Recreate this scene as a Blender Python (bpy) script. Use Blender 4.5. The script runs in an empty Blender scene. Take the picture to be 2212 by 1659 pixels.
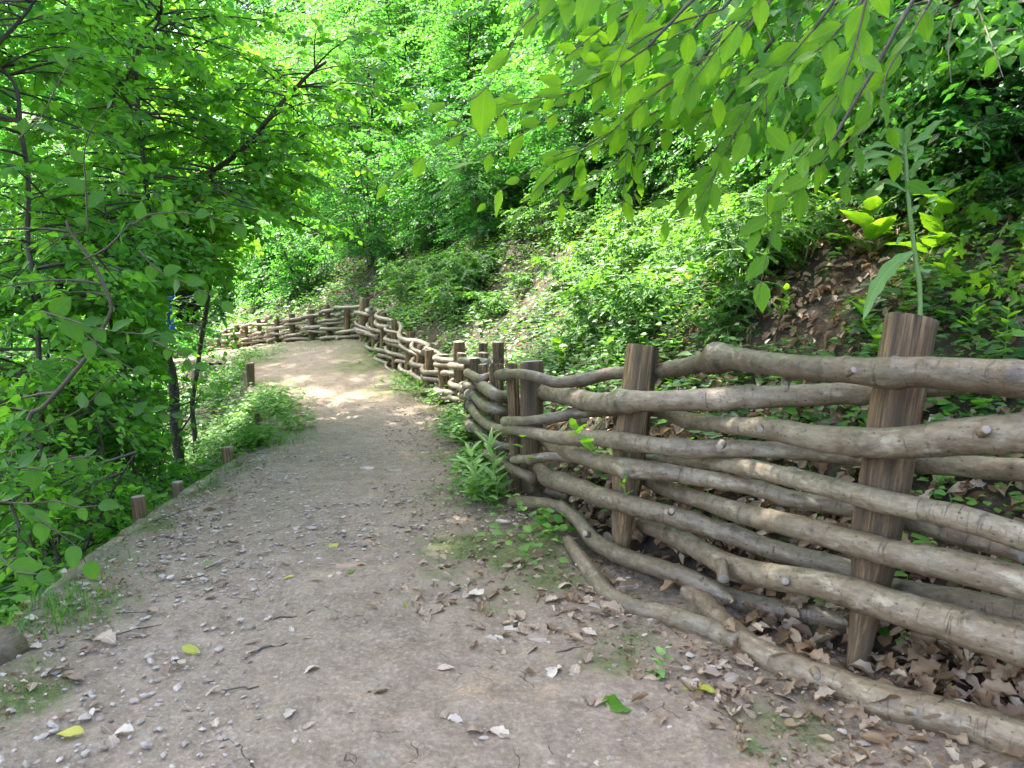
import bpy, math, random
import numpy as np
C = bpy.context.scene.collection
SC = bpy.context.scene
PI = math.pi
# ---------------------------------------------------------------- camera, sky, sun, exposure
CAM_H = 1.15
PITCH = math.atan(179.5/1659)
FPX = 1659.0
cam_d = bpy.data.cameras.new("camera"); cam = bpy.data.objects.new("camera", cam_d); C.objects.link(cam)
cam.location = (0, 0, CAM_H); cam.rotation_euler = (PI/2-PITCH, 0, 0)
cam_d.sensor_width = 36; cam_d.lens = 27; cam_d.clip_end = 500; cam_d.clip_start = 0.05
cam_d.dof.use_dof = True; cam_d.dof.focus_distance = 4.6; cam_d.dof.aperture_fstop = 7
SC.camera = cam
SUN_EL = math.radians(58); SUN_AZ = math.radians(-58)      # azimuth measured from +Y towards +X
world = bpy.data.worlds.new("World"); SC.world = world; world.use_nodes = True
wn = world.node_tree; bg = wn.nodes["Background"]
sky = wn.nodes.new("ShaderNodeTexSky"); sky.sky_type = 'NISHITA'; sky.sun_disc = False
sky.sun_elevation = SUN_EL; sky.sun_rotation = SUN_AZ; sky.air_density = 1.0; sky.dust_density = 4.0; sky.ozone_density = 1.0
wn.links.new(sky.outputs[0], bg.inputs[0]); bg.inputs[1].default_value = 0.15
sun_d = bpy.data.lights.new("sun", 'SUN'); sun_d.energy = 3.6; sun_d.angle = math.radians(0.6); sun_d.color = (1, .95, .86)
sun = bpy.data.objects.new("sun", sun_d); C.objects.link(sun)
sv = (math.sin(SUN_AZ)*math.cos(SUN_EL), math.cos(SUN_AZ)*math.cos(SUN_EL), math.sin(SUN_EL))
import mathutils
sun.rotation_euler = mathutils.Vector(sv).to_track_quat('Z', 'Y').to_euler()
SC.view_settings.view_transform = 'Standard'; SC.view_settings.look = 'None'
SC.view_settings.exposure = 3.05; SC.view_settings.gamma = 1; SC.view_settings.use_curve_mapping = False
SC.cycles.max_bounces = 7; SC.cycles.diffuse_bounces = 4; SC.cycles.glossy_bounces = 2
SC.cycles.transmission_bounces = 5; SC.cycles.transparent_max_bounces = 4
SC.cycles.use_denoising = True
SC.cycles.caustics_reflective = False; SC.cycles.caustics_refractive = False

# ---------------------------------------------------------------- helpers
def nrm(v):
    v = np.asarray(v, float); return v/np.maximum(np.linalg.norm(v, axis=-1, keepdims=True), 1e-9)
def ray(px, py):
    """direction through a point of the photograph (2212 x 1659 units), scaled so that y = 1"""
    a = (px-1106)/FPX; b = (829.5-py)/FPX
    d = np.array([a, math.cos(PITCH)+b*math.sin(PITCH), -math.sin(PITCH)+b*math.cos(PITCH)])
    return d/d[1]
def at(px, py, Y):
    return np.array([0, 0, CAM_H])+ray(px, py)*Y
def _hash(ix, iy, s):
    h = (ix*374761393+iy*668265263+s*1442695041) & 0xffffffff
    h = ((h ^ (h >> 13))*1274126177) & 0xffffffff
    return ((h ^ (h >> 16)) & 0xffff)/65535.0
def vnoise(x, y, s=0):
    x = np.asarray(x, float); y = np.asarray(y, float)
    ix = np.floor(x).astype(np.int64); iy = np.floor(y).astype(np.int64)
    fx = x-ix; fy = y-iy; fx = fx*fx*(3-2*fx); fy = fy*fy*(3-2*fy)
    return ((_hash(ix, iy, s)*(1-fx)+_hash(ix+1, iy, s)*fx)*(1-fy)+(_hash(ix, iy+1, s)*(1-fx)+_hash(ix+1, iy+1, s)*fx)*fy)*2-1
def fbm(x, y, s=0, o=4):
    t = 0; a = 1
    for k in range(o):
        t = t+a*vnoise(x*2**k, y*2**k, s+k*17); a *= .5
    return t
def sm(a, b, x):
    t = np.clip((x-a)/(b-a), 0, 1); return t*t*(3-2*t)
def mk(name, V, faces, mats, parent=None, smooth=True, attrs=None, midx=None, loc=None):
    """one mesh object; faces = list of (F,k) index arrays; attrs = {name: per-vertex float or vector}"""
    me = bpy.data.meshes.new(name)
    V = np.asarray(V, np.float32); me.vertices.add(len(V)); me.vertices.foreach_set('co', V.ravel())
    faces = [np.asarray(f, np.int32) for f in faces if len(f)]
    tot = np.concatenate([np.full(len(f), f.shape[1], np.int32) for f in faces])
    idx = np.concatenate([f.ravel() for f in faces])
    me.loops.add(len(idx)); me.loops.foreach_set('vertex_index', idx)
    me.polygons.add(len(tot)); st = np.zeros(len(tot), np.int32); st[1:] = np.cumsum(tot)[:-1]
    me.polygons.foreach_set('loop_start', st); me.polygons.foreach_set('loop_total', tot)
    if midx is not None: me.polygons.foreach_set('material_index', np.concatenate([np.full(len(f), m, np.int32) for f, m in zip(faces, midx)]))
    me.polygons.foreach_set('use_smooth', np.full(len(tot), smooth))
    for k, a in (attrs or {}).items():
        a = np.asarray(a, np.float32)
        if a.ndim == 1:
            at_ = me.attributes.new(k, 'FLOAT', 'POINT'); at_.data.foreach_set('value', a)
        else:
            at_ = me.attributes.new(k, 'FLOAT_VECTOR', 'POINT'); at_.data.foreach_set('vector', a.ravel())
    me.update(calc_edges=True)
    for m in (mats if isinstance(mats, (list, tuple)) else [mats]): me.materials.append(m)
    o = bpy.data.objects.new(name, me); C.objects.link(o)
    if parent is not None: o.parent = parent
    if loc is not None: o.location = loc
    return o
def tag(o, label=None, cat=None, group=None, kind=None):
    if label: o['label'] = label
    if cat: o['category'] = cat
    if group: o['group'] = group
    if kind: o['kind'] = kind
    return o
def root(name, label, cat, loc=(0, 0, 0), group=None):
    o = bpy.data.objects.new(name, None); C.objects.link(o); o.location = tuple(loc); o.empty_display_size = .1
    return tag(o, label, cat, group)
def frames(d, n):
    y = nrm(d); x = nrm(np.cross(y, n)); z = np.cross(x, y)
    return np.stack([x, y, z], axis=-1)
def catmull(P, n):
    P = np.asarray(P, float); Q = np.vstack([2*P[0]-P[1], P, 2*P[-1]-P[-2]]); out = []
    for i in range(len(P)-1):
        a, b, c, d = Q[i:i+4]
        for t in np.arange(n)/n:
            out.append(.5*((2*b)+(-a+c)*t+(2*a-5*b+4*c-d)*t*t+(-a+3*b-3*c+d)*t**3))
    out.append(P[-1]); return np.array(out)
def arclen(P):
    return np.concatenate([[0], np.cumsum(np.linalg.norm(np.diff(P, axis=0), axis=1))])
def resample(P, step):
    s = arclen(P); n = max(2, int(round(s[-1]/step))+1); t = np.linspace(0, s[-1], n)
    return np.stack([np.interp(t, s, P[:, k]) for k in range(P.shape[1])], 1)

# ---------------------------------------------------------------- materials
def new_mat(name):
    m = bpy.data.materials.new(name); m.use_nodes = True; nt = m.node_tree
    for n in list(nt.nodes): nt.nodes.remove(n)
    out = nt.nodes.new('ShaderNodeOutputMaterial')
    def N(t, **k):
        n = nt.nodes.new('ShaderNode'+t)
        for a, v in k.items():
            if a[0] == '_': n.inputs[int(a[1:])].default_value = v
            else: setattr(n, a, v)
        return n
    return m, nt, N, nt.links.new, out
def ramp(N, L, fac, stops, interp='LINEAR'):
    r = N('ValToRGB'); cr = r.color_ramp; cr.interpolation = interp
    while len(cr.elements) < len(stops): cr.elements.new(.5)
    for e, (p, c) in zip(cr.elements, stops):
        e.position = p; e.color = tuple(c)+(1,) if len(c) == 3 else c
    L(fac, r.inputs[0]); return r
def mixc(N, L, f, a, b, mode='MIX'):
    m = N('MixRGB', blend_type=mode)
    for s, v in zip((0, 1, 2), (f, a, b)):
        if hasattr(v, 'links'): L(v, m.inputs[s])
        elif s == 0: m.inputs[0].default_value = v
        else: m.inputs[s].default_value = tuple(v)+(1,)
    return m.outputs[0]
def noise(N, L, vec, scale, detail=4, rough=.55, dist=0):
    n = N('TexNoise'); n.inputs['Scale'].default_value = scale; n.inputs['Detail'].default_value = detail
    n.inputs['Roughness'].default_value = rough; n.inputs['Distortion'].default_value = dist
    L(vec, n.inputs['Vector']); return n.outputs['Fac']
def vscale(N, L, vec, s):
    m = N('VectorMath', operation='MULTIPLY'); L(vec, m.inputs[0]); m.inputs[1].default_value = s; return m.outputs[0]
def mth(N, L, op, a, b=None, clamp=False):
    m = N('Math', operation=op, use_clamp=clamp)
    for i, v in enumerate((a, b)):
        if v is None: continue
        if hasattr(v, 'links'): L(v, m.inputs[i])
        else: m.inputs[i].default_value = v
    return m.outputs[0]

def leaf_mat(name, dark, mid, light, trans=.45, tcol=None, gloss=.5, rough=.38, use_obj=False, veins=True, back=None):
    m, nt, N, L, out = new_mat(name)
    if use_obj:
        tint = N('ObjectInfo').outputs['Random']
    else:
        tint = N('Attribute', attribute_name='tint').outputs['Fac']
    col = ramp(N, L, tint, [(0, dark), (.5, mid), (1, light)]).outputs[0]
    if veins:
        lu = N('Attribute', attribute_name='luv').outputs['Vector']
        sep = N('SeparateXYZ'); L(lu, sep.inputs[0])
        au = mth(N, L, 'ABSOLUTE', sep.outputs[0])
        ph = mth(N, L, 'SUBTRACT', mth(N, L, 'MULTIPLY', sep.outputs[1], 58.0), mth(N, L, 'MULTIPLY', au, 75.0))
        vn = mth(N, L, 'POWER', mth(N, L, 'ABSOLUTE', mth(N, L, 'COSINE', ph)), 7.0)
        rib = mth(N, L, 'LESS_THAN', au, .014)
        v = mth(N, L, 'MAXIMUM', mth(N, L, 'MULTIPLY', vn, .5), rib)
        col = mixc(N, L, mth(N, L, 'MULTIPLY', v, .38), col, tuple(min(1, c*1.7+.02) for c in light))
        # leaf blotches
        col = mixc(N, L, .25, col, mixc(N, L, noise(N, L, vscale(N, L, lu, (9, 9, 9)), 1.0, 3), dark, light))
        bump = N('Bump'); bump.inputs['Strength'].default_value = .5; bump.inputs['Distance'].default_value = .004
        L(v, bump.inputs['Height'])
    dif = N('BsdfDiffuse'); L(col, dif.inputs[0])
    tr = N('BsdfTranslucent')
    tc = mixc(N, L, .75, col, tcol if tcol else tuple(min(1, c*2.0) for c in light))
    L(tc, tr.inputs[0])
    mx = N('MixShader'); mx.inputs[0].default_value = trans; L(dif.outputs[0], mx.inputs[1]); L(tr.outputs[0], mx.inputs[2])
    gl = N('BsdfGlossy'); gl.inputs['Roughness'].default_value = rough; gl.inputs[0].default_value = (1, 1, 1, 1)
    fr = N('Fresnel'); fr.inputs[0].default_value = 1.45
    mg = N('MixShader'); L(mth(N, L, 'MINIMUM', mth(N, L, 'MULTIPLY', fr.outputs[0], gloss*2), .05), mg.inputs[0]); L(mx.outputs[0], mg.inputs[1]); L(gl.outputs[0], mg.inputs[2])
    if veins:
        L(bump.outputs[0], dif.inputs['Normal']); L(bump.outputs[0], gl.inputs['Normal'])
    L(mg.outputs[0], out.inputs[0]); return m

def wood_mat(name, kind):
    """bark / weathered wood; 'bark' attribute = (along, r cos, r sin) in metres, 'knot' = scar mask"""
    m, nt, N, L, out = new_mat(name)
    v = N('Attribute', attribute_name='bark').outputs['Vector']
    kn = N('Attribute', attribute_name='knot').outputs['Fac']
    oi = N('ObjectInfo').outputs['Random']
    bs = N('BsdfPrincipled'); bump = N('Bump')
    if kind == 'bark':
        big = noise(N, L, vscale(N, L, v, (7, 16, 16)), 1.0, 6, .68)
        c = ramp(N, L, big, [(.28, (.060, .043, .028)), (.42, (.150, .115, .078)), (.55, (.235, .195, .142)), (.72, (.35, .315, .25))]).outputs[0]
        c = mixc(N, L, mth(N, L, 'MULTIPLY', oi, .45), c, (.16, .12, .085))
        mid = noise(N, L, vscale(N, L, v, (26, 60, 60)), 1.0, 5, .65)
        c = mixc(N, L, .42, c, ramp(N, L, mid, [(.30, (.040, .029, .019)), (.48, (.19, .150, .106)), (.70, (.37, .335, .27))]).outputs[0])
        ringn = noise(N, L, vscale(N, L, v, (85, 9, 9)), 1.0, 4, .7, .8)
        ring = ramp(N, L, ringn, [(.60, (0, 0, 0)), (.69, (1, 1, 1))]).outputs[0]
        c = mixc(N, L, mth(N, L, 'MULTIPLY', ring, .75), c, (.045, .034, .025))
        spots = N('TexVoronoi'); spots.inputs['Scale'].default_value = 1.0; L(vscale(N, L, v, (32, 48, 48)), spots.inputs['Vector'])
        sp = mth(N, L, 'LESS_THAN', spots.outputs[0], .15)
        c = mixc(N, L, mth(N, L, 'MULTIPLY', sp, .8), c, (.035, .027, .02))
        lich = ramp(N, L, noise(N, L, vscale(N, L, v, (9, 22, 22)), 1.0, 6, .7), [(.56, (0, 0, 0)), (.66, (1, 1, 1))]).outputs[0]
        c = mixc(N, L, mth(N, L, 'MULTIPLY', lich, .5), c, (.50, .47, .39))
        c = mixc(N, L, mth(N, L, 'MULTIPLY', kn, .85), c, (.030, .024, .020))
        fine = noise(N, L, vscale(N, L, v, (160, 240, 240)), 1.0, 3)
        hgt = mth(N, L, 'ADD', mth(N, L, 'ADD', mth(N, L, 'MULTIPLY', ring, -.5), mth(N, L, 'MULTIPLY', fine, .35)), mth(N, L, 'MULTIPLY', mid, .9))
        bs.inputs['Roughness'].default_value = .50; bs.inputs['Specular IOR Level'].default_value = .55
        bump.inputs['Strength'].default_value = .8; bump.inputs['Distance'].default_value = .005
    elif kind == 'post':
        g = noise(N, L, vscale(N, L, v, (5, 110, 110)), 1.0, 5, .65, .3)
        c = ramp(N, L, g, [(.32, (.024, .015, .008)), (.46, (.13, .080, .042)), (.58, (.29, .195, .110)), (.75, (.52, .40, .25))]).outputs[0]
        st = noise(N, L, vscale(N, L, v, (1.6, 22, 22)), 1.0, 3)
        c = mixc(N, L, ramp(N, L, st, [(.42, (0, 0, 0)), (.6, (.8, .8, .8))]).outputs[0], c, (.085, .062, .042))
        c = mixc(N, L, mth(N, L, 'MULTIPLY', oi, .5), c, (.10, .075, .055))
        c = mixc(N, L, mth(N, L, 'MULTIPLY', kn, .8), c, (.02, .015, .01))
        hgt = g
        bs.inputs['Roughness'].default_value = .8
        bump.inputs['Strength'].default_value = .9; bump.inputs['Distance'].default_value = .006
    elif kind == 'cut':
        sep = N('SeparateXYZ'); L(v, sep.inputs[0])
        rr = N('VectorMath', operation='LENGTH'); L(vscale(N, L, v, (0, 1, 1)), rr.inputs[0])
        w = mth(N, L, 'SINE', mth(N, L, 'MULTIPLY', rr.outputs['Value'], 1200.0))
        n2 = noise(N, L, vscale(N, L, v, (50, 50, 50)), 1.0, 4)
        c = mixc(N, L, n2, (.12, .10, .085), (.38, .33, .27)); c = mixc(N, L, mth(N, L, 'MULTIPLY', w, .15, True), c, (.10, .08, .06))
        hgt = n2; bs.inputs['Roughness'].default_value = .85
        bump.inputs['Strength'].default_value = .6; bump.inputs['Distance'].default_value = .003
    else:  # 'trunk'
        g = noise(N, L, vscale(N, L, v, (12, 45, 45)), 1.0, 4)
        c = ramp(N, L, g, [(.3, (.022, .018, .013)), (.55, (.060, .048, .036)), (.8, (.13, .115, .09))]).outputs[0]
        hgt = g; bs.inputs['Roughness'].default_value = .8
        bump.inputs['Strength'].default_value = .7; bump.inputs['Distance'].default_value = .006
    if kind in ('bark', 'post'):
        c = mixc(N, L, 1.0, c, ramp(N, L, mth(N, L, 'FRACT', mth(N, L, 'MULTIPLY', oi, 7.31)), [(0, (.50, .45, .38)), (.35, (.80, .76, .68)), (.7, (.95, .92, .84)), (1, (.70, .61, .50))] if kind == 'bark' else [(0, (.80, .74, .60)), (.5, (1.25, 1.15, .92)), (1, (1.0, .92, .74))]).outputs[0], 'MULTIPLY')
    L(c, bs.inputs['Base Color']); L(hgt, bump.inputs['Height']); L(bump.outputs[0], bs.inputs['Normal'])
    L(bs.outputs[0], out.inputs[0]); return m
M_BARK = wood_mat('bark_of_rails', 'bark'); M_POST = wood_mat('weathered_post_wood', 'post'); M_CUT = wood_mat('cut_wood_end', 'cut'); M_TRUNK = wood_mat('trunk_bark', 'trunk')
def flat_mat(name, a, b, scale=20, rough=.85, bumpd=.003, use_obj=True):
    m, nt, N, L, out = new_mat(name)
    tc = N('TexCoord').outputs['Object']; n = noise(N, L, tc, scale, 5, .6)
    c = mixc(N, L, n, a, b)
    if use_obj:
        r = N('ObjectInfo').outputs['Random']
    else:
        r = N('Attribute', attribute_name='tint').outputs['Fac']
    c = mixc(N, L, 1.0, c, ramp(N, L, r, [(0, (.55, .5, .47)), (.5, (.95, .92, .9)), (1, (1.35, 1.35, 1.4))]).outputs[0], 'MULTIPLY')
    bs = N('BsdfPrincipled'); bs.inputs['Roughness'].default_value = rough; L(c, bs.inputs['Base Color'])
    bu = N('Bump'); bu.inputs['Distance'].default_value = bumpd; bu.inputs['Strength'].default_value = .7; L(n, bu.inputs['Height']); L(bu.outputs[0], bs.inputs['Normal'])
    L(bs.outputs[0], out.inputs[0]); return m

def sweep(P, R, sides=14, seed=0, knots=(), rings=True, rough=.05):
    """tube along P with radius R, wobbling like a natural pole; returns V, side faces, cap faces, attrs"""
    rng = np.random.default_rng(seed); n = len(P); T = nrm(np.gradient(P, axis=0)); s = arclen(P)
    ref = np.array([0, 0, 1.]) if abs(T[0][2]) < .8 else np.array([1., 0, 0])
    A = np.zeros((n, 3)); a = nrm(np.cross(T[0], ref))
    for i in range(n):
        a = nrm(a-T[i]*np.dot(a, T[i])); A[i] = a
    B = np.cross(T, A); th = np.arange(sides)/sides*2*PI
    rr = np.repeat(R[:, None], sides, 1)
    S = np.repeat(s[:, None], sides, 1); TH = np.repeat(th[None], n, 0)
    ph = rng.uniform(0, 9, 4)
    rm = float(np.mean(R))
    f = 1+rough*(vnoise(S/(rm*3)+ph[0], np.cos(TH)*1.2+ph[1], seed)+.6*vnoise(S/(rm*1.1)+ph[2], np.sin(TH)*2+ph[3], seed+5))
    if rings:
        for k in range(int(s[-1]/.16)+1):
            s0 = rng.uniform(0, s[-1]); f = f+rng.uniform(.03, .10)*np.exp(-((S-s0-.006*np.sin(TH+ph[0]))/.009)**2)
    kn = np.zeros((n, sides))
    for (k_s, k_th, k_h, k_r) in knots:
        d2 = ((S-k_s)/k_r)**2+(((TH-k_th+PI) % (2*PI)-PI)*rm/k_r)**2
        f = f+k_h*np.exp(-d2)/rm; kn = np.maximum(kn, np.exp(-d2*3.0))
    rr = rr*f
    V = P[:, None]+A[:, None]*(rr*np.cos(TH))[..., None]+B[:, None]*(rr*np.sin(TH))[..., None]
    bark = np.stack([S+seed*3.7, rr*np.cos(TH), rr*np.sin(TH)], -1)
    i = np.arange(n-1)[:, None]*sides; j = np.arange(sides)[None]; j2 = (j+1) % sides
    F = np.stack([i+j, i+j2, i+sides+j2, i+sides+j], -1).reshape(-1, 4)
    V = V.reshape(-1, 3); bark = bark.reshape(-1, 3); kn = kn.ravel()
    # caps with their own verts so that the edge stays crisp
    caps = []
    for e, st in ((0, 0), (n-1, (n-1)*sides)):
        base = len(V); ringv = V[st:st+sides]; ringb = bark[st:st+sides]
        inner = P[e]+(ringv-P[e])*.94+T[e]*(rm*.04 if e else -rm*.04)
        cpt = P[e]+T[e]*(rm*.05 if e else -rm*.05)
        V = np.vstack([V, inner, cpt]); bark = np.vstack([bark, ringb, [[bark[st, 0], 0, 0]]]); kn = np.concatenate([kn, np.zeros(sides+1)])
        q = np.arange(sides); q2 = (q+1) % sides
        bev = np.stack([st+q, base+q, base+q2, st+q2], -1); tri = np.stack([base+q, np.full(sides, base+sides), base+q2], -1)
        if e: bev = bev[:, ::-1]; tri = tri[:, ::-1]
        caps.append((bev, tri))
    return V, F, caps, {'bark': bark, 'knot': kn}
def pole(name, P, R, parent=None, mats=None, sides=14, seed=0, knots=(), rings=True, rough=.05):
    V, F, caps, at_ = sweep(np.asarray(P, float), np.asarray(R, float), sides, seed, knots, rings, rough)
    return mk(name, V, [F, np.vstack([caps[0][0], caps[1][0]]), np.vstack([caps[0][1], caps[1][1]])], mats or [M_BARK, M_CUT], parent, attrs=at_, midx=[0, 0, 1])
def tubes(P, R, sides=4):
    """batch of thin tubes P (B,n,3), R (B,n) -> V, F, bark attr"""
    B_, n, _ = P.shape; T = nrm(P[:, -1]-P[:, 0]); ref = np.where(np.abs(T[:, 2:3]) > .85, [[1., 0, 0]], [[0, 0, 1.]])
    a = nrm(np.cross(T, ref)); b = np.cross(T, a); th = np.arange(sides)/sides*2*PI
    off = a[:, None]*np.cos(th)[None, :, None]+b[:, None]*np.sin(th)[None, :, None]
    V = P[:, :, None]+R[:, :, None, None]*off[:, None]
    sl = np.linspace(0, 1, n)[None, :, None]*np.linalg.norm(P[:, -1]-P[:, 0], axis=1)[:, None, None]
    bark = np.stack([np.broadcast_to(sl, V.shape[:3]), np.broadcast_to(R[:, :, None]*np.cos(th), V.shape[:3]), np.broadcast_to(R[:, :, None]*np.sin(th), V.shape[:3])], -1)
    bi = (np.arange(B_)*n*sides)[:, None, None]; i = (np.arange(n-1)*sides)[None, :, None]; j = np.arange(sides)[None, None]; j2 = (j+1) % sides
    F = np.stack([bi+i+j, bi+i+j2, bi+i+sides+j2, bi+i+sides+j], -1).reshape(-1, 4)
    return V.reshape(-1, 3), F, bark.reshape(-1, 3)

# ---------------------------------------------------------------- the lie of the land
FN = np.array([(3.46, -1.7, 0), (1.86, 1.0, 0), (1.14, 2.2, 0), (.56, 3.15, 0), (.086, 4.2, .02), (-.12, 5.2, 0), (-.28, 6.2, 0), (-.5, 7.6, 0), (-.95, 9, 0), (-1.4, 10.3, .08),
  (-1.72, 11, .15), (-2.25, 12.3, .34), (-2.6, 13.1, .43), (-3.47, 14.2, .37), (-4.54, 15.5, .27), (-6.2, 17.5, .03), (-8, 20, -.28), (-11, 24, -1.2), (-16, 30, -3)])
LN = np.array([(-2.1, -1.7, 0), (-1.9, 1.0, 0), (-1.76, 2.2, 0), (-1.86, 3.05, 0), (-1.97, 4.2, 0), (-2.0, 5.3, 0), (-2.15, 6.3, 0), (-2.5, 7.6, 0), (-2.95, 8.8, .03), (-3.42, 10.1, .1),
  (-3.7, 10.9, .14), (-4.02, 11.9, .2), (-4.35, 12.7, .2), (-5.0, 13.5, .14), (-6.0, 14.4, .04), (-7.6, 15.8, -.2), (-9.4, 18, -.5), (-12.6, 21.6, -1.4), (-18, 27, -3.2)])
FD = catmull(FN, 5); LD = catmull(LN, 5)
def nearest(poly, x, y):
    best = np.full(x.shape, 1e18); sd = np.zeros(x.shape); z = np.zeros(x.shape); s0 = arclen(poly); ss = np.zeros(x.shape)
    for i in range(len(poly)-1):
        a = poly[i]; b = poly[i+1]; d = b[:2]-a[:2]; l2 = d@d
        t = np.clip(((x-a[0])*d[0]+(y-a[1])*d[1])/l2, 0, 1)
        ex = x-(a[0]+t*d[0]); ey = y-(a[1]+t*d[1]); q = ex*ex+ey*ey; m = q < best
        cr = d[0]*(y-a[1])-d[1]*(x-a[0])
        best = np.where(m, q, best); sd = np.where(m, np.sign(cr), sd); z = np.where(m, a[2]+t*(b[2]-a[2]), z); ss = np.where(m, s0[i]+t*math.sqrt(l2), ss)
    return np.sqrt(best)*sd, z, ss     # + = left of the line
def height(x, y, full=False):
    x = np.asarray(x, float); y = np.asarray(y, float)
    dF, zF, sF = nearest(FD, x, y); dL, zL, sL = nearest(LD, x, y)
    db = np.maximum(-dF, 0); dd = np.maximum(dL, 0)
    lump = fbm(x*.9, y*.9, 3, 3)*.16+fbm(x*3.1, y*3.1, 9, 3)*.045
    bank = .07*sm(0, .3, db)+np.interp(db, [0, .25, 9, 25, 60], [0, .13, 7.6, 15, 24])+lump*sm(.1, 1.5, db)
    drop = np.interp(dd, [0, .12, .3, 9, 14, 60], [0, -.16, -.34, -5.5, -6.2, 9])+lump*sm(.1, 1.5, dd)
    w = np.abs(dL)/(np.abs(dL)+np.abs(dF)+1e-6)
    zp = zL*(1-w)+zF*w+.012*fbm(x*1.7, y*1.7, 21, 3)+.05*sm(.55, 0, -(-np.abs(dF)))*(dF > 0)
    right = dF < 0; left = (dL > 0) & ~right
    z = np.where(right, zF+.05+bank, np.where(left, zL+drop, zp))
    if full: return z, dF, dL, right, left, sF
    return z
def hz(x, y): return float(height(np.array([float(x)]), np.array([float(y)]))[0])
def hit(px, py, y0=1.0, y1=60):
    d = ray(px, py); Y = np.geomspace(y0, y1, 1500); X = d[0]*Y; Z = CAM_H+d[2]*Y
    g = height(X, Y); k = np.argmax(Z < g); k = k if Z[k] < g[k] else len(Y)-1
    return np.array([X[k], Y[k], g[k]])
# ---------------------------------------------------------------- ground and path
def axis_pts(lo, hi, a, b, step, grow):
    mid = np.arange(a, b+1e-6, step); r = [b]; s = step
    while r[-1] < hi: s *= grow; r.append(r[-1]+s)
    l = [a]; s = step
    while l[-1] > lo: s *= grow; l.append(l[-1]-s)
    return np.concatenate([np.array(l[:0:-1]), mid, np.array(r[1:])])
gx = axis_pts(-70, 60, -3.4, 4.0, .05, 1.045); gy = axis_pts(-12, 95, .8, 8.5, .05, 1.035)
GX, GY = np.meshgrid(gx, gy); GXr, GYr = GX.ravel(), GY.ravel()
gz, dF, dL, rt, lf, sF = height(GXr, GYr, True)
inside = (~rt) & (~lf); gz = np.where(inside, gz-.07*sm(0, .08, np.minimum(np.abs(dF), np.abs(dL))), gz)
micro = fbm(GXr*14, GYr*14, 31, 3)*.012
gz = gz+np.where(inside, 0, micro)
nx, ny = len(gx), len(gy); ii = (np.arange(ny-1)[:, None]*nx+np.arange(nx-1)[None]).ravel()
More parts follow.
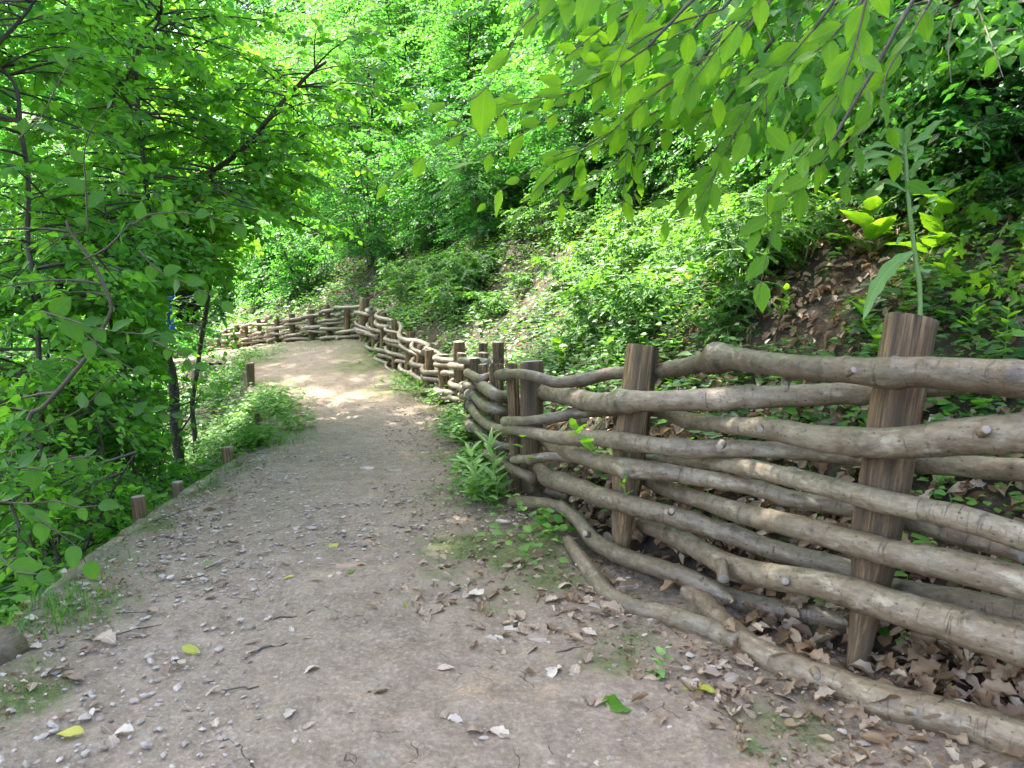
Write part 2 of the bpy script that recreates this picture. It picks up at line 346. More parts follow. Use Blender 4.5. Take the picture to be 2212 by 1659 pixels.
def earth_mat(name, path=False):
    m, nt, N, L, out = new_mat(name)
    g = N('NewGeometry').outputs['Position']
    big = noise(N, L, g, 1.3, 5); mid = noise(N, L, g, 9, 6, .65); fin = noise(N, L, g, 60, 5, .7)
    if path:
        c = ramp(N, L, big, [(.3, (.175, .124, .080)), (.5, (.25, .184, .122)), (.7, (.33, .254, .176))]).outputs[0]
        c = mixc(N, L, .55, c, ramp(N, L, mid, [(.35, (.105, .076, .054)), (.52, (.22, .166, .122)), (.68, (.33, .266, .205))]).outputs[0])
        c = mixc(N, L, .38, c, ramp(N, L, fin, [(.35, (.07, .052, .042)), (.55, (.24, .185, .15)), (.7, (.44, .37, .32))]).outputs[0])
        vo = N('TexVoronoi'); vo.inputs['Scale'].default_value = 48; L(g, vo.inputs['Vector'])
        vr = N('SeparateColor'); L(vo.outputs['Color'], vr.inputs[0])
        peb = mth(N, L, 'MULTIPLY', mth(N, L, 'LESS_THAN', vo.outputs['Distance'], .34), mth(N, L, 'GREATER_THAN', vr.outputs[0], .55))
        c = mixc(N, L, mth(N, L, 'MULTIPLY', peb, .25), c, mixc(N, L, vr.outputs[1], (.20, .155, .13), (.46, .41, .385)))
        # drying cracks
        cv = N('TexVoronoi', feature='DISTANCE_TO_EDGE'); cv.inputs['Scale'].default_value = 6.5
        dv = N('VectorMath', operation='ADD'); L(g, dv.inputs[0]); nz = N('TexNoise'); nz.inputs['Scale'].default_value = 9; L(g, nz.inputs['Vector'])
        L(vscale(N, L, nz.outputs['Color'], (.12, .12, .12)), dv.inputs[1]); L(dv.outputs[0], cv.inputs['Vector'])
        crk = mth(N, L, 'MULTIPLY', mth(N, L, 'LESS_THAN', cv.outputs[0], .010), mth(N, L, 'GREATER_THAN', noise(N, L, g, 2.1, 2), .57))
        c = mixc(N, L, mth(N, L, 'MULTIPLY', crk, .75), c, (.03, .022, .018))
        moss = N('Attribute', attribute_name='moss').outputs['Fac']
        mm = ramp(N, L, mth(N, L, 'ADD', mth(N, L, 'MULTIPLY', moss, 1.0), mth(N, L, 'MULTIPLY', mth(N, L, 'SUBTRACT', mth(N, L, 'ADD', mth(N, L, 'MULTIPLY', mid, .6), mth(N, L, 'MULTIPLY', fin, .4)), .5), 2.2)), [(.30, (0, 0, 0)), (.68, (1, 1, 1))]).outputs[0]
        mc = ramp(N, L, fin, [(.3, (.028, .038, .010)), (.5, (.070, .095, .022)), (.7, (.13, .17, .04))]).outputs[0]
        c = mixc(N, L, mth(N, L, 'MULTIPLY', mm, .85), c, mc)
        soil = N('Attribute', attribute_name='soil').outputs['Fac']
        c = mixc(N, L, mth(N, L, 'MULTIPLY', soil, mth(N, L, 'SUBTRACT', .75, mth(N, L, 'MULTIPLY', mm, .6))), c, ramp(N, L, fin, [(.35, (.045, .034, .024)), (.65, (.16, .125, .095))]).outputs[0])
        h = mth(N, L, 'ADD', mth(N, L, 'ADD', mth(N, L, 'MULTIPLY', mid, .8), mth(N, L, 'MULTIPLY', fin, .6)), mth(N, L, 'SUBTRACT', mth(N, L, 'MULTIPLY', peb, .45), mth(N, L, 'MULTIPLY', crk, .8)))
        bd = .016
    else:
        c = ramp(N, L, mid, [(.3, (.014, .010, .007)), (.5, (.036, .026, .017)), (.7, (.080, .060, .042))]).outputs[0]
        c = mixc(N, L, .35, c, ramp(N, L, fin, [(.35, (.012, .009, .006)), (.6, (.08, .06, .043)), (.75, (.20, .16, .12))]).outputs[0])
        gm = ramp(N, L, noise(N, L, g, 2.6, 6, .7), [(.52, (0, 0, 0)), (.62, (1, 1, 1))]).outputs[0]
        c = mixc(N, L, mth(N, L, 'MULTIPLY', gm, .6), c, ramp(N, L, fin, [(.3, (.020, .040, .008)), (.7, (.085, .15, .025))]).outputs[0])
        h = mth(N, L, 'ADD', mid, mth(N, L, 'MULTIPLY', fin, .6)); bd = .03
    bs = N('BsdfPrincipled'); bs.inputs['Roughness'].default_value = .9; bs.inputs['Specular IOR Level'].default_value = .25; L(c, bs.inputs['Base Color'])
    bu = N('Bump'); bu.inputs['Distance'].default_value = bd; bu.inputs['Strength'].default_value = .85; L(h, bu.inputs['Height']); L(bu.outputs[0], bs.inputs['Normal'])
    L(bs.outputs[0], out.inputs[0]); return m
ground = mk('ground', np.stack([GXr, GYr, gz], 1), [np.stack([ii, ii+1, ii+nx+1, ii+nx], 1)], earth_mat('woodland_soil'))
tag(ground, kind='structure')
# path: strip between the two edge lines, fine near the camera
def station(P, t):   # t in node units
    i = np.arange(len(P)); return np.stack([np.interp(t, i, P[:, k]) for k in range(3)], -1)
Fn5 = FD; Ln5 = LD; nt_ = len(FD)
tt = []; t = 4.0
while t < nt_-1:
    tt.append(t); Yc = np.interp(t, np.arange(nt_), FD[:, 1]); dy = abs(np.interp(min(t+1, nt_-1), np.arange(nt_), FD[:, 1])-Yc)+1e-3
    t += max(.013, .0052*max(Yc, 1.2))/max(dy, .12)
tt = np.array(tt); vv = np.linspace(-.025, 1.03, 190)
A_ = station(Ln5, tt)[:, None]; B_ = station(Fn5, tt)[:, None]; PP = A_*(1-vv)[None, :, None]+B_*vv[None, :, None]
px_, py_ = PP[..., 0].ravel(), PP[..., 1].ravel()
pz, pdF, pdL, _, _, _ = height(px_, py_, True)
pdF = np.where(pdF > 0, pdF, 0); pdL_ = np.where(pdL < 0, -pdL, 0)
near = np.clip(1.6-py_/9, .25, 1)
rel = fbm(px_*11, py_*11, 41, 4)*.007+.010*fbm(px_*2.1, py_*.8, 49, 2)+np.abs(fbm(px_*26, py_*26, 47, 3))*.006*near+fbm(px_*3.3, py_*3.3, 45, 2)*.006
wv = np.broadcast_to(vv[None], PP.shape[:2]).ravel()
pz = np.where((wv < 0) | (wv > 1), pz-.02, pz+.006)+rel
moss = np.zeros_like(px_)
def blob(px, py, r, a):
    global moss
    p = hit(px, py); moss = np.maximum(moss, a*np.exp(-(((px_-p[0])**2+(py_-p[1])**2)/r**2)))
for q in [(1020, 1180, .30, .8), (1130, 1190, .3, .85), (1180, 1260, .22, .7), (960, 1240, .25, .45), (1080, 1300, .25, .45), (1320, 1430, .15, .6), (1350, 1390, .14, .5), (1010, 1060, .4, .6), (1000, 980, .5, .6), (1240, 1440, .14, .3),
          (1700, 1570, .16, .6), (1620, 1620, .10, .5), (1740, 1500, .14, .3), (840, 850, .7, .6), (800, 790, .8, .7), (780, 760, .6, .6), (570, 880, .5, .7), (560, 830, .5, .55), (560, 780, .6, .7), (330, 1140, .16, .9), (430, 1060, .2, .7), (250, 1220, .2, .5), (560, 930, .5, .8), (190, 1300, .3, .5), (60, 1440, .2, .5), (30, 1500, .2, .7)]: blob(*q)
moss = np.maximum(moss, .36*sm(.22, .02, pdL_))
moss = np.maximum(moss, .5*sm(.8, .2, pdF)*(py_ > 7.5))
soil = np.maximum(sm(.62, .12, pdF), .6*sm(.25, .02, pdL_))*np.where(py_ > 8, .6, 1)
nr, nc = PP.shape[:2]; ii = (np.arange(nr-1)[:, None]*nc+np.arange(nc-1)[None]).ravel()
path = mk('path', np.stack([px_, py_, pz], 1), [np.stack([ii, ii+1, ii+nc+1, ii+nc], 1)], earth_mat('trodden_gravelly_earth', True), attrs={'moss': moss, 'soil': soil})
tag(path, kind='structure')
def surf(x, y):
    return height(np.asarray(x, float), np.asarray(y, float))+.008

# ---------------------------------------------------------------- wattle fence
def fence_pt(px, py, w, ylo=1.0, yhi=7.0, off=.10):
    d = ray(px, py); T = nrm(np.gradient(FD[:, :2], axis=0)); nl = np.stack([-T[:, 1], T[:, 0]], 1)
    Q = FD[:, :2]-nl*(w*off)-nl*(-.02); g = Q[:, 0]-d[0]*Q[:, 1]; best = None
    for i in range(len(Q)-1):
        if g[i]*g[i+1] <= 0 and g[i] != g[i+1]:
            f = g[i]/(g[i]-g[i+1]); Y = Q[i, 1]+f*(Q[i+1, 1]-Q[i, 1])
            if ylo <= Y <= yhi and best is None: best = Y
    if best is None:
        k = np.argmin(np.where((Q[:, 1] > ylo) & (Q[:, 1] < yhi), np.abs(g), 1e9)); best = Q[k, 1]
    return np.array([0, 0, CAM_H])+d*best, best
fence = root('wattle_fence', 'woven fence of thick bare poles and posts along the near edge of the bank', 'fence', (.56, 3.15, 0))
def put(o, parent):   # keep world coordinates while parenting to a placed root
    o.parent = parent; o.location = -mathutils.Vector(parent.location); return o
def near_rail(pts, seed, knots=(), label=None, sides=16, lw=None):
    P = []; R = []
    for (px, py, w, th) in pts:
        p, Y = fence_pt(px, py, w); r_ = th/2*Y/FPX
        for _ in range(30):
            if p[2] >= hz(p[0], p[1])+.25*r_ or w > .5: break
            Y *= .988; p = np.array([0, 0, CAM_H])+ray(px, py)*Y; r_ = th/2*Y/FPX
        P.append(p); R.append(r_*1.10)
    P = np.array(P); R = np.array(R)
    Q = catmull(np.hstack([P, R[:, None]]), 8); Q = resample(Q, .011)
    s = arclen(Q[:, :3]); rng = np.random.default_rng(seed)
    j = np.stack([vnoise(s*3.3, s*0+k*7.7+seed, 3) for k in range(3)], 1)*.004+np.stack([vnoise(s*9, s*0+k*5.7+seed, 4) for k in range(3)], 1)*.0014
    Q[:, :3] += j; rm = Q[:, 3].mean()
    ks = [(a*s[-1], th, h, r) for (a, th, h, r) in knots]
    for k in range(int(s[-1]/.09)): ks.append((rng.uniform(.03, s[-1]), rng.uniform(0, 2*PI), rng.uniform(.001, .006), rng.uniform(.007, .018)))
    Q[:, 3] *= 1+.05*vnoise(s*1.7, s*0+seed*.37, 12)+.03*vnoise(s*6, s*0+seed*.7, 13)
    for k in range(int(s[-1]/.55)+1): ks.append((rng.uniform(.03, s[-1]), rng.uniform(0, 2*PI), rng.uniform(.006, .014), rng.uniform(.015, .028)))
    o = pole('rail', Q[:, :3], Q[:, 3], None, None, sides, seed, ks, True, .045)
    put(o, fence)
    if label: o['label'] = label
    return o
RAILS = [
 [(1078,810,-1,21),(1141,810,-1.15,21),(1200,825,-.4,23),(1260,820,.4,27),(1319,807,1,26),(1388,803,1.2,29),(1430,800,1.1,31),(1498,787,.6,36),(1562,771,.1,40),(1658,788,-.6,44),(1750,797,-1,47),(1841,803,-1.15,51),(1925,808,-1.2,60),(1994,806,-1.1,60),(2116,812,-1,68),(2212,818,-.9,77),(2330,824,-.6,84)],
 [(1172,846,1.1,33),(1230,858,.3,36),(1290,870,-.6,39),(1379,867,-1.15,39),(1468,864,-.8,42),(1557,861,-.2,48),(1597,858,.1,50),(1689,857,.5,45),(1780,850,.9,43),(1872,846,1.1,43),(1970,836,1.2,42),(2090,828,1.2,38)],
 [(1089,911,-1.1,18),(1141,909,-1.2,19),(1200,902,-.5,22),(1250,892,.4,24),(1320,884,1,26),(1385,884,1.2,28),(1430,888,1.1,30),(1483,908,.6,33),(1566,918,0,35),(1658,927,-.6,43),(1750,945,-.95,52),(1872,955,-1.15,60),(1960,955,-1.2,66),(2086,942,-1.1,73),(2212,933,-.9,83),(2330,924,-.7,90)],
 [(1022,884,-.8,20),(1043,909,-.9,21),(1075,928,-1,21),(1108,927,-1.1,21),(1156,934,-1.15,23),(1205,945,-1,26),(1265,946,-.9,32),(1319,949,-1.05,35),(1379,957,-1.2,36),(1468,968,-.8,36),(1557,968,-.1,36),(1640,970,.4,34),(1720,976,.8,33),(1830,986,1.1,33),(1935,1002,1.2,34),(2086,1008,1,42),(2212,1016,.9,47),(2330,1024,.8,50)],
 [(1174,945,1,26),(1200,967,.4,28),(1245,983,-.3,31),(1304,1000,-.9,33),(1364,1012,-1.15,42),(1438,1020,-.8,35),(1498,1030,-.2,35),(1591,1045,.2,35),(1640,1056,.5,36),(1719,1078,.7,36),(1811,1095,1,35),(1900,1112,1.2,34),(2050,1150,1.1,38),(2212,1195,1,44)],
 [(1108,995,-1,15),(1147,991,-1.15,17),(1188,986,-.5,18),(1260,990,.5,19),(1350,995,1.1,21),(1409,995,1.1,24),(1498,998,.6,32),(1591,1005,.1,34),(1650,1015,-.3,37),(1750,1040,-.7,42),(1841,1065,-1,45),(1933,1089,-1.15,48),(2025,1107,-1.1,50),(2116,1130,-1,54),(2212,1160,-.9,58),(2330,1194,-.6,62)],
 [(1164,1014,.1,30),(1185,1034,-.3,37),(1245,1051,-.8,38),(1304,1075,-1,38),(1379,1096,-1.15,39),(1453,1114,-.8,40),(1550,1143,-.1,40),(1620,1170,.3,41),(1667,1187,.5,42),(1740,1206,.8,42),(1800,1220,1,42),(1853,1235,1.05,42)],
 [(1395,1032,1.15,28),(1420,1045,.9,32),(1468,1066,.5,34),(1528,1084,0,36),(1591,1105,-.3,42),(1658,1124,-.6,44),(1750,1146,-.9,48),(1811,1163,-1,50),(1933,1197,-1.15,56),(2055,1222,-1,62),(2212,1260,-.9,70),(2330,1290,-.6,74)],
 [(1390,1128,1.1,34),(1440,1150,.7,38),(1500,1180,.2,42),(1560,1214,-.3,48),(1590,1229,-.5,52),(1658,1244,-.8,53),(1750,1260,-1,57),(1841,1283,-1.1,62),(1933,1311,-1.15,68),(2055,1343,-1,76),(2212,1392,-.9,86),(2330,1430,-.7,92)],
 [(1108,1084,-.9,23),(1171,1087,-1.1,24),(1215,1098,-1,26),(1247,1122,-1,29),(1284,1168,-1.1,33),(1336,1198,-1.2,35),(1397,1219,-1.2,36),(1473,1244,-.9,39),(1535,1272,-.5,42),(1597,1299,-.1,44),(1689,1320,.4,45),(1760,1330,.8,44),(1850,1342,1.1,42)],
 [(1483,1276,.3,40),(1530,1312,-.3,44),(1566,1350,-.8,50),(1628,1404,-1.3,58),(1719,1445,-1.4,64),(1811,1480,-1.4,70),(1902,1514,-1.4,76),(1994,1539,-1.3,79),(2116,1571,-1.1,84),(2212,1604,-1,90),(2330,1642,-.8,96)],
 [(1229,1165,-1.5,24),(1253,1207,-1.7,30),(1281,1246,-1.9,34),(1315,1283,-2.0,35),(1367,1311,-2.0,37),(1428,1325,-1.8,41),(1489,1345,-1.5,44),(1553,1370,-1.1,46),(1600,1392,-.7,46)],
 [(1010,805,-.3,16),(1034,817,-.8,17),(1057,813,-.2,17),(1085,812,.7,17),(1125,818,1.1,16)],
 [(1037,824,.2,20),(1043,834,-.6,21),(1066,850,-.9,24),(1099,861,.2,24),(1135,866,1.0,23)],
 [(1018,846,-.3,18),(1040,872,-.8,20),(1066,882,-.8,22),(1102,890,.3,22),(1140,896,1.05,22)],
 [(1030,965,-.8,15),(1060,985,-.9,17),(1093,1006,-1,18),(1141,1030,-1,22),(1175,1052,.2,24),(1230,1072,1,24)],
 [(1022,920,-.8,15),(1045,943,-.9,17),(1075,962,-.3,18),(1108,968,.7,18),(1140,972,1.1,18)],
 [(1620,1330,1.2,44),(1700,1352,1.3,46),(1780,1375,1.3,46)],
 [(1920,1275,1.0,54),(2050,1300,1.1,58),(2212,1335,1.1,62),(2330,1365,1,66)],
 [(1215,945,1.1,16),(1240,930,1.1,18),(1262,905,1.1,20)],
]
KN = {0: [(.60, 2.0, .018, .055), (.60, 4.0, .014, .05), (.585, 1.2, .012, .03), (.61, 2.9, .012, .028), (.595, 5.2, .012, .03), (.385, 4.6, .012, .02), (.62, .6, .012, .05)], 1: [(.44, .9, .008, .03), (.45, 2.2, .008, .03), (.48, 3.9, .009, .035), (.51, 5.6, .009, .03), (.46, 4.4, .008, .03), (.5, 2.6, .009, .03), (.43, 5.6, .006, .03), (.5, 1.5, .010, .03), (.47, 5.0, .008, .045), (.53, 3.2, .008, .04), (.49, 0.2, .010, .04)], 4: [(.26, 3.6, .035, .022), (.27, 2.8, .02, .02)], 6: [(.16, 3, .012, .022)], 8: [(.14, 4, .02, .02), (.2, 1.6, .018, .02)]}
for i, r in enumerate(RAILS): near_rail(r, 100+i*7, KN.get(i, ()))
# cut branch stubs on two rails
def post(parent, base, top, r0, r1, seed, taper_foot=False, label=None, cracks=4):
    base = np.array(base, float); top = np.array(top, float); n = 46; t = np.linspace(0, 1, n)
    P = base+(top-base)*t[:, None]; rng = np.random.default_rng(seed)
    P[:, 0] += .004*np.sin(t*5+seed); R = r0+(r1-r0)*sm(0, .45 if taper_foot else 1, t)
    V, F, caps, at_ = sweep(P, R, 26, seed, [(rng.uniform(.2, .9)*np.linalg.norm(top-base), rng.uniform(0, 2*PI), .004, .014) for _ in range(3)], False, .05)
    # drying cracks running down the post
    nside = n*26; th = np.tile(np.arange(26)/26*2*PI, n); tz = np.repeat(t, 26); axis = np.repeat(P, 26, 0)
    groove = np.zeros(nside)
    for _ in range(cracks):
        a0 = rng.uniform(0, 2*PI); w = rng.uniform(.1, .16); e = rng.uniform(.0, .6)
        dth = np.abs((th-a0-.15*np.sin(tz*6+a0)+PI) % (2*PI)-PI); groove = np.maximum(groove, np.exp(-(dth/w)**2)*sm(e, e+.3, tz))
    V[:nside] = V[:nside]+(axis-V[:nside])*(groove*.13)[:, None]; at_['knot'][:nside] = np.maximum(at_['knot'][:nside], groove*.9)
    # uneven sawn top
    tp = np.arange((n-1)*26, len(V)); tilt = rng.uniform(-.12, .12, 2); V[tp, 2] += (V[tp, 0]-top[0])*tilt[0]+(V[tp, 1]-top[1])*tilt[1]
    o = mk('post', V, [F, np.vstack([caps[0][0], caps[1][0]]), np.vstack([caps[0][1], caps[1][1]])], [M_POST, M_CUT], attrs=at_, midx=[0, 0, 1])
    put(o, parent)
    if label: o['label'] = label
    return o
post(fence, at(1846, 1445, 2.22), at(1970, 688, 2.26), .030, .071, 1, True, 'stout pale-topped post leaning towards the path')
post(fence, at(1338, 1195, 3.22), at(1388, 748, 3.24), .040, .069, 2, True, 'post with brown weathered grain')
post(fence, at(1152, 1085, 4.26), at(1147, 781, 4.24), .062, .067, 3, False, 'dark split post with a deep crack')
post(fence, at(1120, 1060, 4.3), at(1103, 785, 4.36), .034, .036, 4)
post(fence, at(1074, 960, 5.1), at(1071, 787, 5.1), .038, .046, 5)
post(fence, at(1047, 925, 5.9), at(1044, 787, 5.85), .034, .036, 6)
post(fence, at(994, 860, 7.8), at(992, 738, 7.8), .055, .060, 7, False, 'free-standing post showing behind the rails')
post(fence, at(1046, 880, 7.2), at(1043, 741, 7.2), .040, .043, 8)
post(fence, at(1044, 880, 6.6), at(1042, 762, 6.6), .044, .047, 9)
post(fence, at(1078, 880, 6.9), at(1075, 739, 6.9), .048, .053, 10)
STB = [(1270, 1160, 3.15), (1640, 930, 2.45), (1830, 812, 2.1), (1180, 815, 4.0), (1450, 1112, 2.75), (2040, 1220, 1.95), (1700, 1262, 2.35), (1760, 1455, 2.0), (1960, 1540, 1.85), (1560, 965, 2.6), (2120, 940, 1.85)]
for i, (px, py, Y) in enumerate(STB):
    a_ = at(px, py-6, Y); v_ = np.array([-.35+.5*(i % 3)/2, -.6, .25-.35*(i % 2)]); P = np.linspace(a_, a_+v_*.045, 4); put(pole('rail_stub', P, np.linspace(.017, .012, 4)*(1-.25*(i % 3)/2), None, None, 10, 330+i, (), False), fence)
for i, (p, q, r0, r1) in enumerate([(at(1330, 1008, 3.06), at(1352, 1026, 2.98), .022, .021), (at(1700, 810, 2.5), at(1695, 840, 2.42), .016, .013), (at(1558, 1215, 2.6), at(1562, 1250, 2.52), .022, .02)]):
    P = np.linspace(p, q, 5); put(pole('rail_stub', P, np.linspace(r0, r1, 5), None, None, 12, 300+i, (), False), fence)

far_fence = root('wattle_fence', 'low woven stick fence curving round the bend further up the path', 'fence', (-2.6, 13.1, .43))
sF_ = arclen(FD[:, :2]); 
def Fs(s): return np.array([np.interp(s, sF_, FD[:, k]) for k in range(3)])
def Ts(s):
    d = Fs(s+.05)-Fs(s-.05); return nrm(d[:2])
s_start = float(np.interp(5.7, FD[:, 1], sF_)); s_end = float(np.interp(23.5, FD[:, 1], sF_))
TOPY = ([5.5, 6.2, 7.6, 9, 10.3, 11, 12.3, 13.1, 14.2, 15.5, 17.5, 20, 24], [.60, .58, .53, .47, .68, .82, .98, 1.06, .95, .80, .52, .14, -.8])
BOTY = ([5.5, 6.2, 9, 11, 13.1, 14.2, 15.5, 17.5, 20, 24], [.04, .03, .0, .15, .42, .36, .26, .02, -.3, -1.2])
rngf = np.random.default_rng(5)
posts_s = []; s = s_start+.35
while s < s_end: posts_s.append(s); s += rngf.uniform(.62, .86)
for i, s in enumerate(posts_s):
    p = Fs(s); zt = np.interp(p[1], *TOPY)+rngf.uniform(.03, .12); zb = np.interp(p[1], *BOTY)-.1; r = rngf.uniform(.042, .062)
    if 12.4 < p[1] < 13.4: r = .085; zt += .05
    lean = rngf.uniform(-.04, .04, 2); post(far_fence, (p[0]+lean[0], p[1], zb), (p[0]+lean[1], p[1]+.02, zt), r*.92, r, 400+i, False, None, 2)
rows = 8
for rw in range(rows):
    f = rw/(rows-1); s = s_start+rngf.uniform(-.1, .5); k = rw
    while s < s_end-.8:
        Lr = rngf.uniform(2.0, 3.6); ss = np.arange(s, min(s+Lr, s_end), .05); P = []; R = []
        r0 = rngf.uniform(.028, .039); ph = k*PI; tl = rngf.uniform(-.04, .05, 2)
        for q in ss:
            b = Fs(q); t_ = Ts(q); nl = np.array([-t_[1], t_[0]])
            j = np.searchsorted(posts_s, q); a = posts_s[max(j-1, 0)]; c = posts_s[min(j, len(posts_s)-1)]
            u = (q-a)/(c-a) if c > a else 0; w = math.cos(PI*u)*(1 if (j+k) % 2 else -1)
            yy = b[1]; z = np.interp(yy, *BOTY)*(1-f)+np.interp(yy, *TOPY)*f+.04*(1-f)
            uu = (q-s)/Lr; z += tl[0]*(1-uu)+tl[1]*uu+.025*math.sin(q*2.3+rw*1.7)
            P.append([b[0]+nl[0]*w*.095, b[1]+nl[1]*w*.095, z]); R.append(r0*(1.12-.3*uu))
        if len(P) > 8:
            P = np.array(P); s1 = arclen(P); P += np.stack([vnoise(s1*4, s1*0+rw*3+k*5.1+c_, 6) for c_ in range(3)], 1)*.012
            put(pole('rail', P, np.array(R), None, None, 9, 500+rw*40+k, [(rngf.uniform(.1, s1[-1]), rngf.uniform(0, 6.28), .008, .02) for _ in range(4)], False, .06), far_fence)
        s += Lr-rngf.uniform(.05, .3); k += 1
# ---------------------------------------------------------------- leaf shapes
def tpl_far(): 
    V = np.array([(0, 0, 0), (-.34, .45, .07), (0, 1, -.06), (.34, .45, .07)]); return V, np.array([(0, 2, 1), (0, 3, 2)]), np.array([(0, 0, 0), (-.34, .45, 0), (0, 1, 0), (.34, .45, 0)])
def tpl_mid(w=.31):
    V = np.array([(0, 0, 0), (-w, .28, .07), (-w*.86, .62, .05), (0, 1, -.12), (w*.86, .62, .05), (w, .28, .07)])
    F = np.array([(0, 2, 1), (0, 3, 2), (0, 5, 4), (0, 4, 3)]); return V, F, V*np.array([1, 1, 0])
def tpl_leaf(kind, n=11, seed=0, curl=.12, fold=.16):
    """detailed leaf: rows of five verts; returns V, tris, luv"""
    t = np.linspace(0, 1, n); rng = np.random.default_rng(seed)
    if kind == 'elm': w = .25*np.sin(PI*t**.82)**.85*(1-.25*t**3); w = w*(1+.10*(np.arange(n) % 2)-.05)
    elif kind == 'dogwood': w = .37*np.sin(PI*t**.80)**.75*(1-.35*t**4)
    elif kind == 'lance': w = .125*np.sin(PI*t**.75)**.9+.004
    elif kind == 'strap': w = .155*np.sin(PI*(.12+.88*t)**1.05)**.8*(1+.12*np.sin(t*21+seed))
    elif kind == 'oak': w = .31*np.sin(PI*t**1.15)**.55*(.55+.45*np.abs(np.cos(3.5*PI*t)))+.006
    elif kind == 'nettle': w = .33*np.sin(PI*t**.62)**.9*(1+.14*(np.arange(n) % 2)-.07)
    w[0] = .008; w[-1] = .002
    u = np.array([-1, -.5, 0, .5, 1])
    X = u[None]*w[:, None]; Y = np.repeat(t[:, None], 5, 1)-np.abs(u)[None]*.03*(kind == 'elm')
    Z = fold*np.abs(X)-curl*Y**2+.018*np.sin(t*9+seed)[:, None]*u[None]+rng.uniform(-.008, .008, X.shape)
    if kind == 'oak': Z = Z+.10*np.abs(u)[None]**2*np.sin(t*PI)[:, None]*rng.uniform(.3, 2.4)+rng.uniform(-.03, .03, X.shape)+.06*np.sin(t*5+seed)[:, None]
    V = np.stack([X, Y, Z], -1).reshape(-1, 3); L_ = np.stack([X, Y, X*0], -1).reshape(-1, 3)
    i = (np.arange(n-1)[:, None]*5+np.arange(4)[None]).ravel()
    F = np.vstack([np.stack([i, i+1, i+6], 1), np.stack([i, i+6, i+5], 1)]); return V, F, L_
def tpl_star(lobes=5, seed=0, deep=.45):
    n = lobes*4; a = np.linspace(-PI*.80, PI*.80, n); r = .55*(1-deep*(.5+.5*np.cos(a/(PI*.80)*lobes*PI+(0 if lobes % 2 else PI))))
    r = r*(1-.25*np.abs(a)/PI); V = [(0, .30, 0.03)]+[(math.sin(x)*q, .30+math.cos(x)*q, -.10*q+.03*math.sin(3*x+seed)) for x, q in zip(a, r)]
    V.append((0, 0, 0)); V = np.array(V); F = [(0, k+1, k) for k in range(1, n)]+[(0, n+1, n), (0, 1, n+1)]
    F = np.array([(f[0], f[1], f[2]) for f in F]); return V, F, (V-np.array([0, 0, 0]))*np.array([1, 1, 0])
def tpl_grass(n=4):
    t = np.linspace(0, 1, n+1); w = .022*(1-t**1.6); V = []; 
    for a, b in zip(t, w): V += [(-b, a*math.cos(a*.9), -.28*a*a), (b, a*math.cos(a*.9), -.28*a*a)]
    V = np.array(V); F = np.array([q for k in range(n) for q in ((2*k, 2*k+1, 2*k+3), (2*k, 2*k+3, 2*k+2))]); return V, F, V*np.array([1, 1, 0])
def scatter(tpl, pos, d, n, size, tint, wid=None):
    """merge transformed copies of a leaf template -> V, F, attrs"""
    T, F, Lu = tpl; R = frames(d, n); m = len(pos)
    S = np.broadcast_to(np.asarray(size, float), (m,))
    TT = np.broadcast_to(T[None], (m,)+T.shape).copy()
    if wid is not None: TT[..., 0] *= np.asarray(wid)[:, None]
    V = pos[:, None]+S[:, None, None]*np.einsum('mij,mvj->mvi', R, TT)
    FF = F[None]+(np.arange(m)*len(T))[:, None, None]
    return V.reshape(-1, 3), FF.reshape(-1, 3), {'tint': np.repeat(np.asarray(tint, float), len(T)), 'luv': np.tile(Lu, (m, 1))}
def join(parts):
    Vs, Fs_, At = [], [], {}; o = 0
    for V, F, A in parts:
        Vs.append(V); Fs_.append(F+o); o += len(V)
        for k, a in A.items(): At.setdefault(k, []).append(a)
    return np.vstack(Vs), np.vstack(Fs_), {k: np.concatenate(a) for k, a in At.items()}
G_FRESH = dict(dark=(.030, .085, .010), mid=(.055, .150, .016), light=(.115, .235, .026))
M_HAZEL = leaf_mat('green_leaves', (.015, .080, .014), (.034, .150, .022), (.078, .240, .028), trans=.52, tcol=(.17, .60, .045), gloss=.22, rough=.5, veins=False)
M_NEARLEAF = leaf_mat('near_green_leaves', (.026, .115, .012), (.060, .205, .018), (.12, .30, .026), trans=.55, tcol=(.28, .72, .030), gloss=.18, rough=.55)
M_BRANCHLEAF = leaf_mat('single_branch_leaves', (.030, .12, .010), (.085, .23, .014), (.17, .35, .020), trans=.60, tcol=(.42, .80, .020), gloss=.14, rough=.55, use_obj=True)
M_DOG = leaf_mat('dogwood_leaves', (.018, .072, .014), (.042, .135, .020), (.085, .21, .028), trans=.45, tcol=(.20, .48, .030), gloss=.14, rough=.5, use_obj=True)
M_DEEP = leaf_mat('dark_evergreen_leaves', (.014, .060, .012), (.030, .110, .018), (.060, .18, .028), trans=.42, tcol=(.14, .42, .03), gloss=.35, rough=.5, veins=False)
M_HERB = leaf_mat('herb_leaves', (.014, .062, .012), (.040, .130, .018), (.110, .25, .026), trans=.42, tcol=(.20, .50, .03), gloss=.2, rough=.5, veins=False)
M_PALE = leaf_mat('pale_green_leaves', (.17, .32, .09), (.23, .40, .12), (.30, .48, .16), trans=.4, tcol=(.40, .66, .12), gloss=.3, use_obj=True)
M_DEAD = leaf_mat('dead_leaves', (.060, .034, .018), (.20, .125, .070), (.42, .33, .235), trans=.2, tcol=(.40, .22, .09), gloss=.3, veins=False)
M_DEAD1 = leaf_mat('single_dead_leaf', (.12, .065, .035), (.30, .20, .125), (.58, .50, .42), trans=.2, tcol=(.45, .26, .12), gloss=.3, use_obj=True)
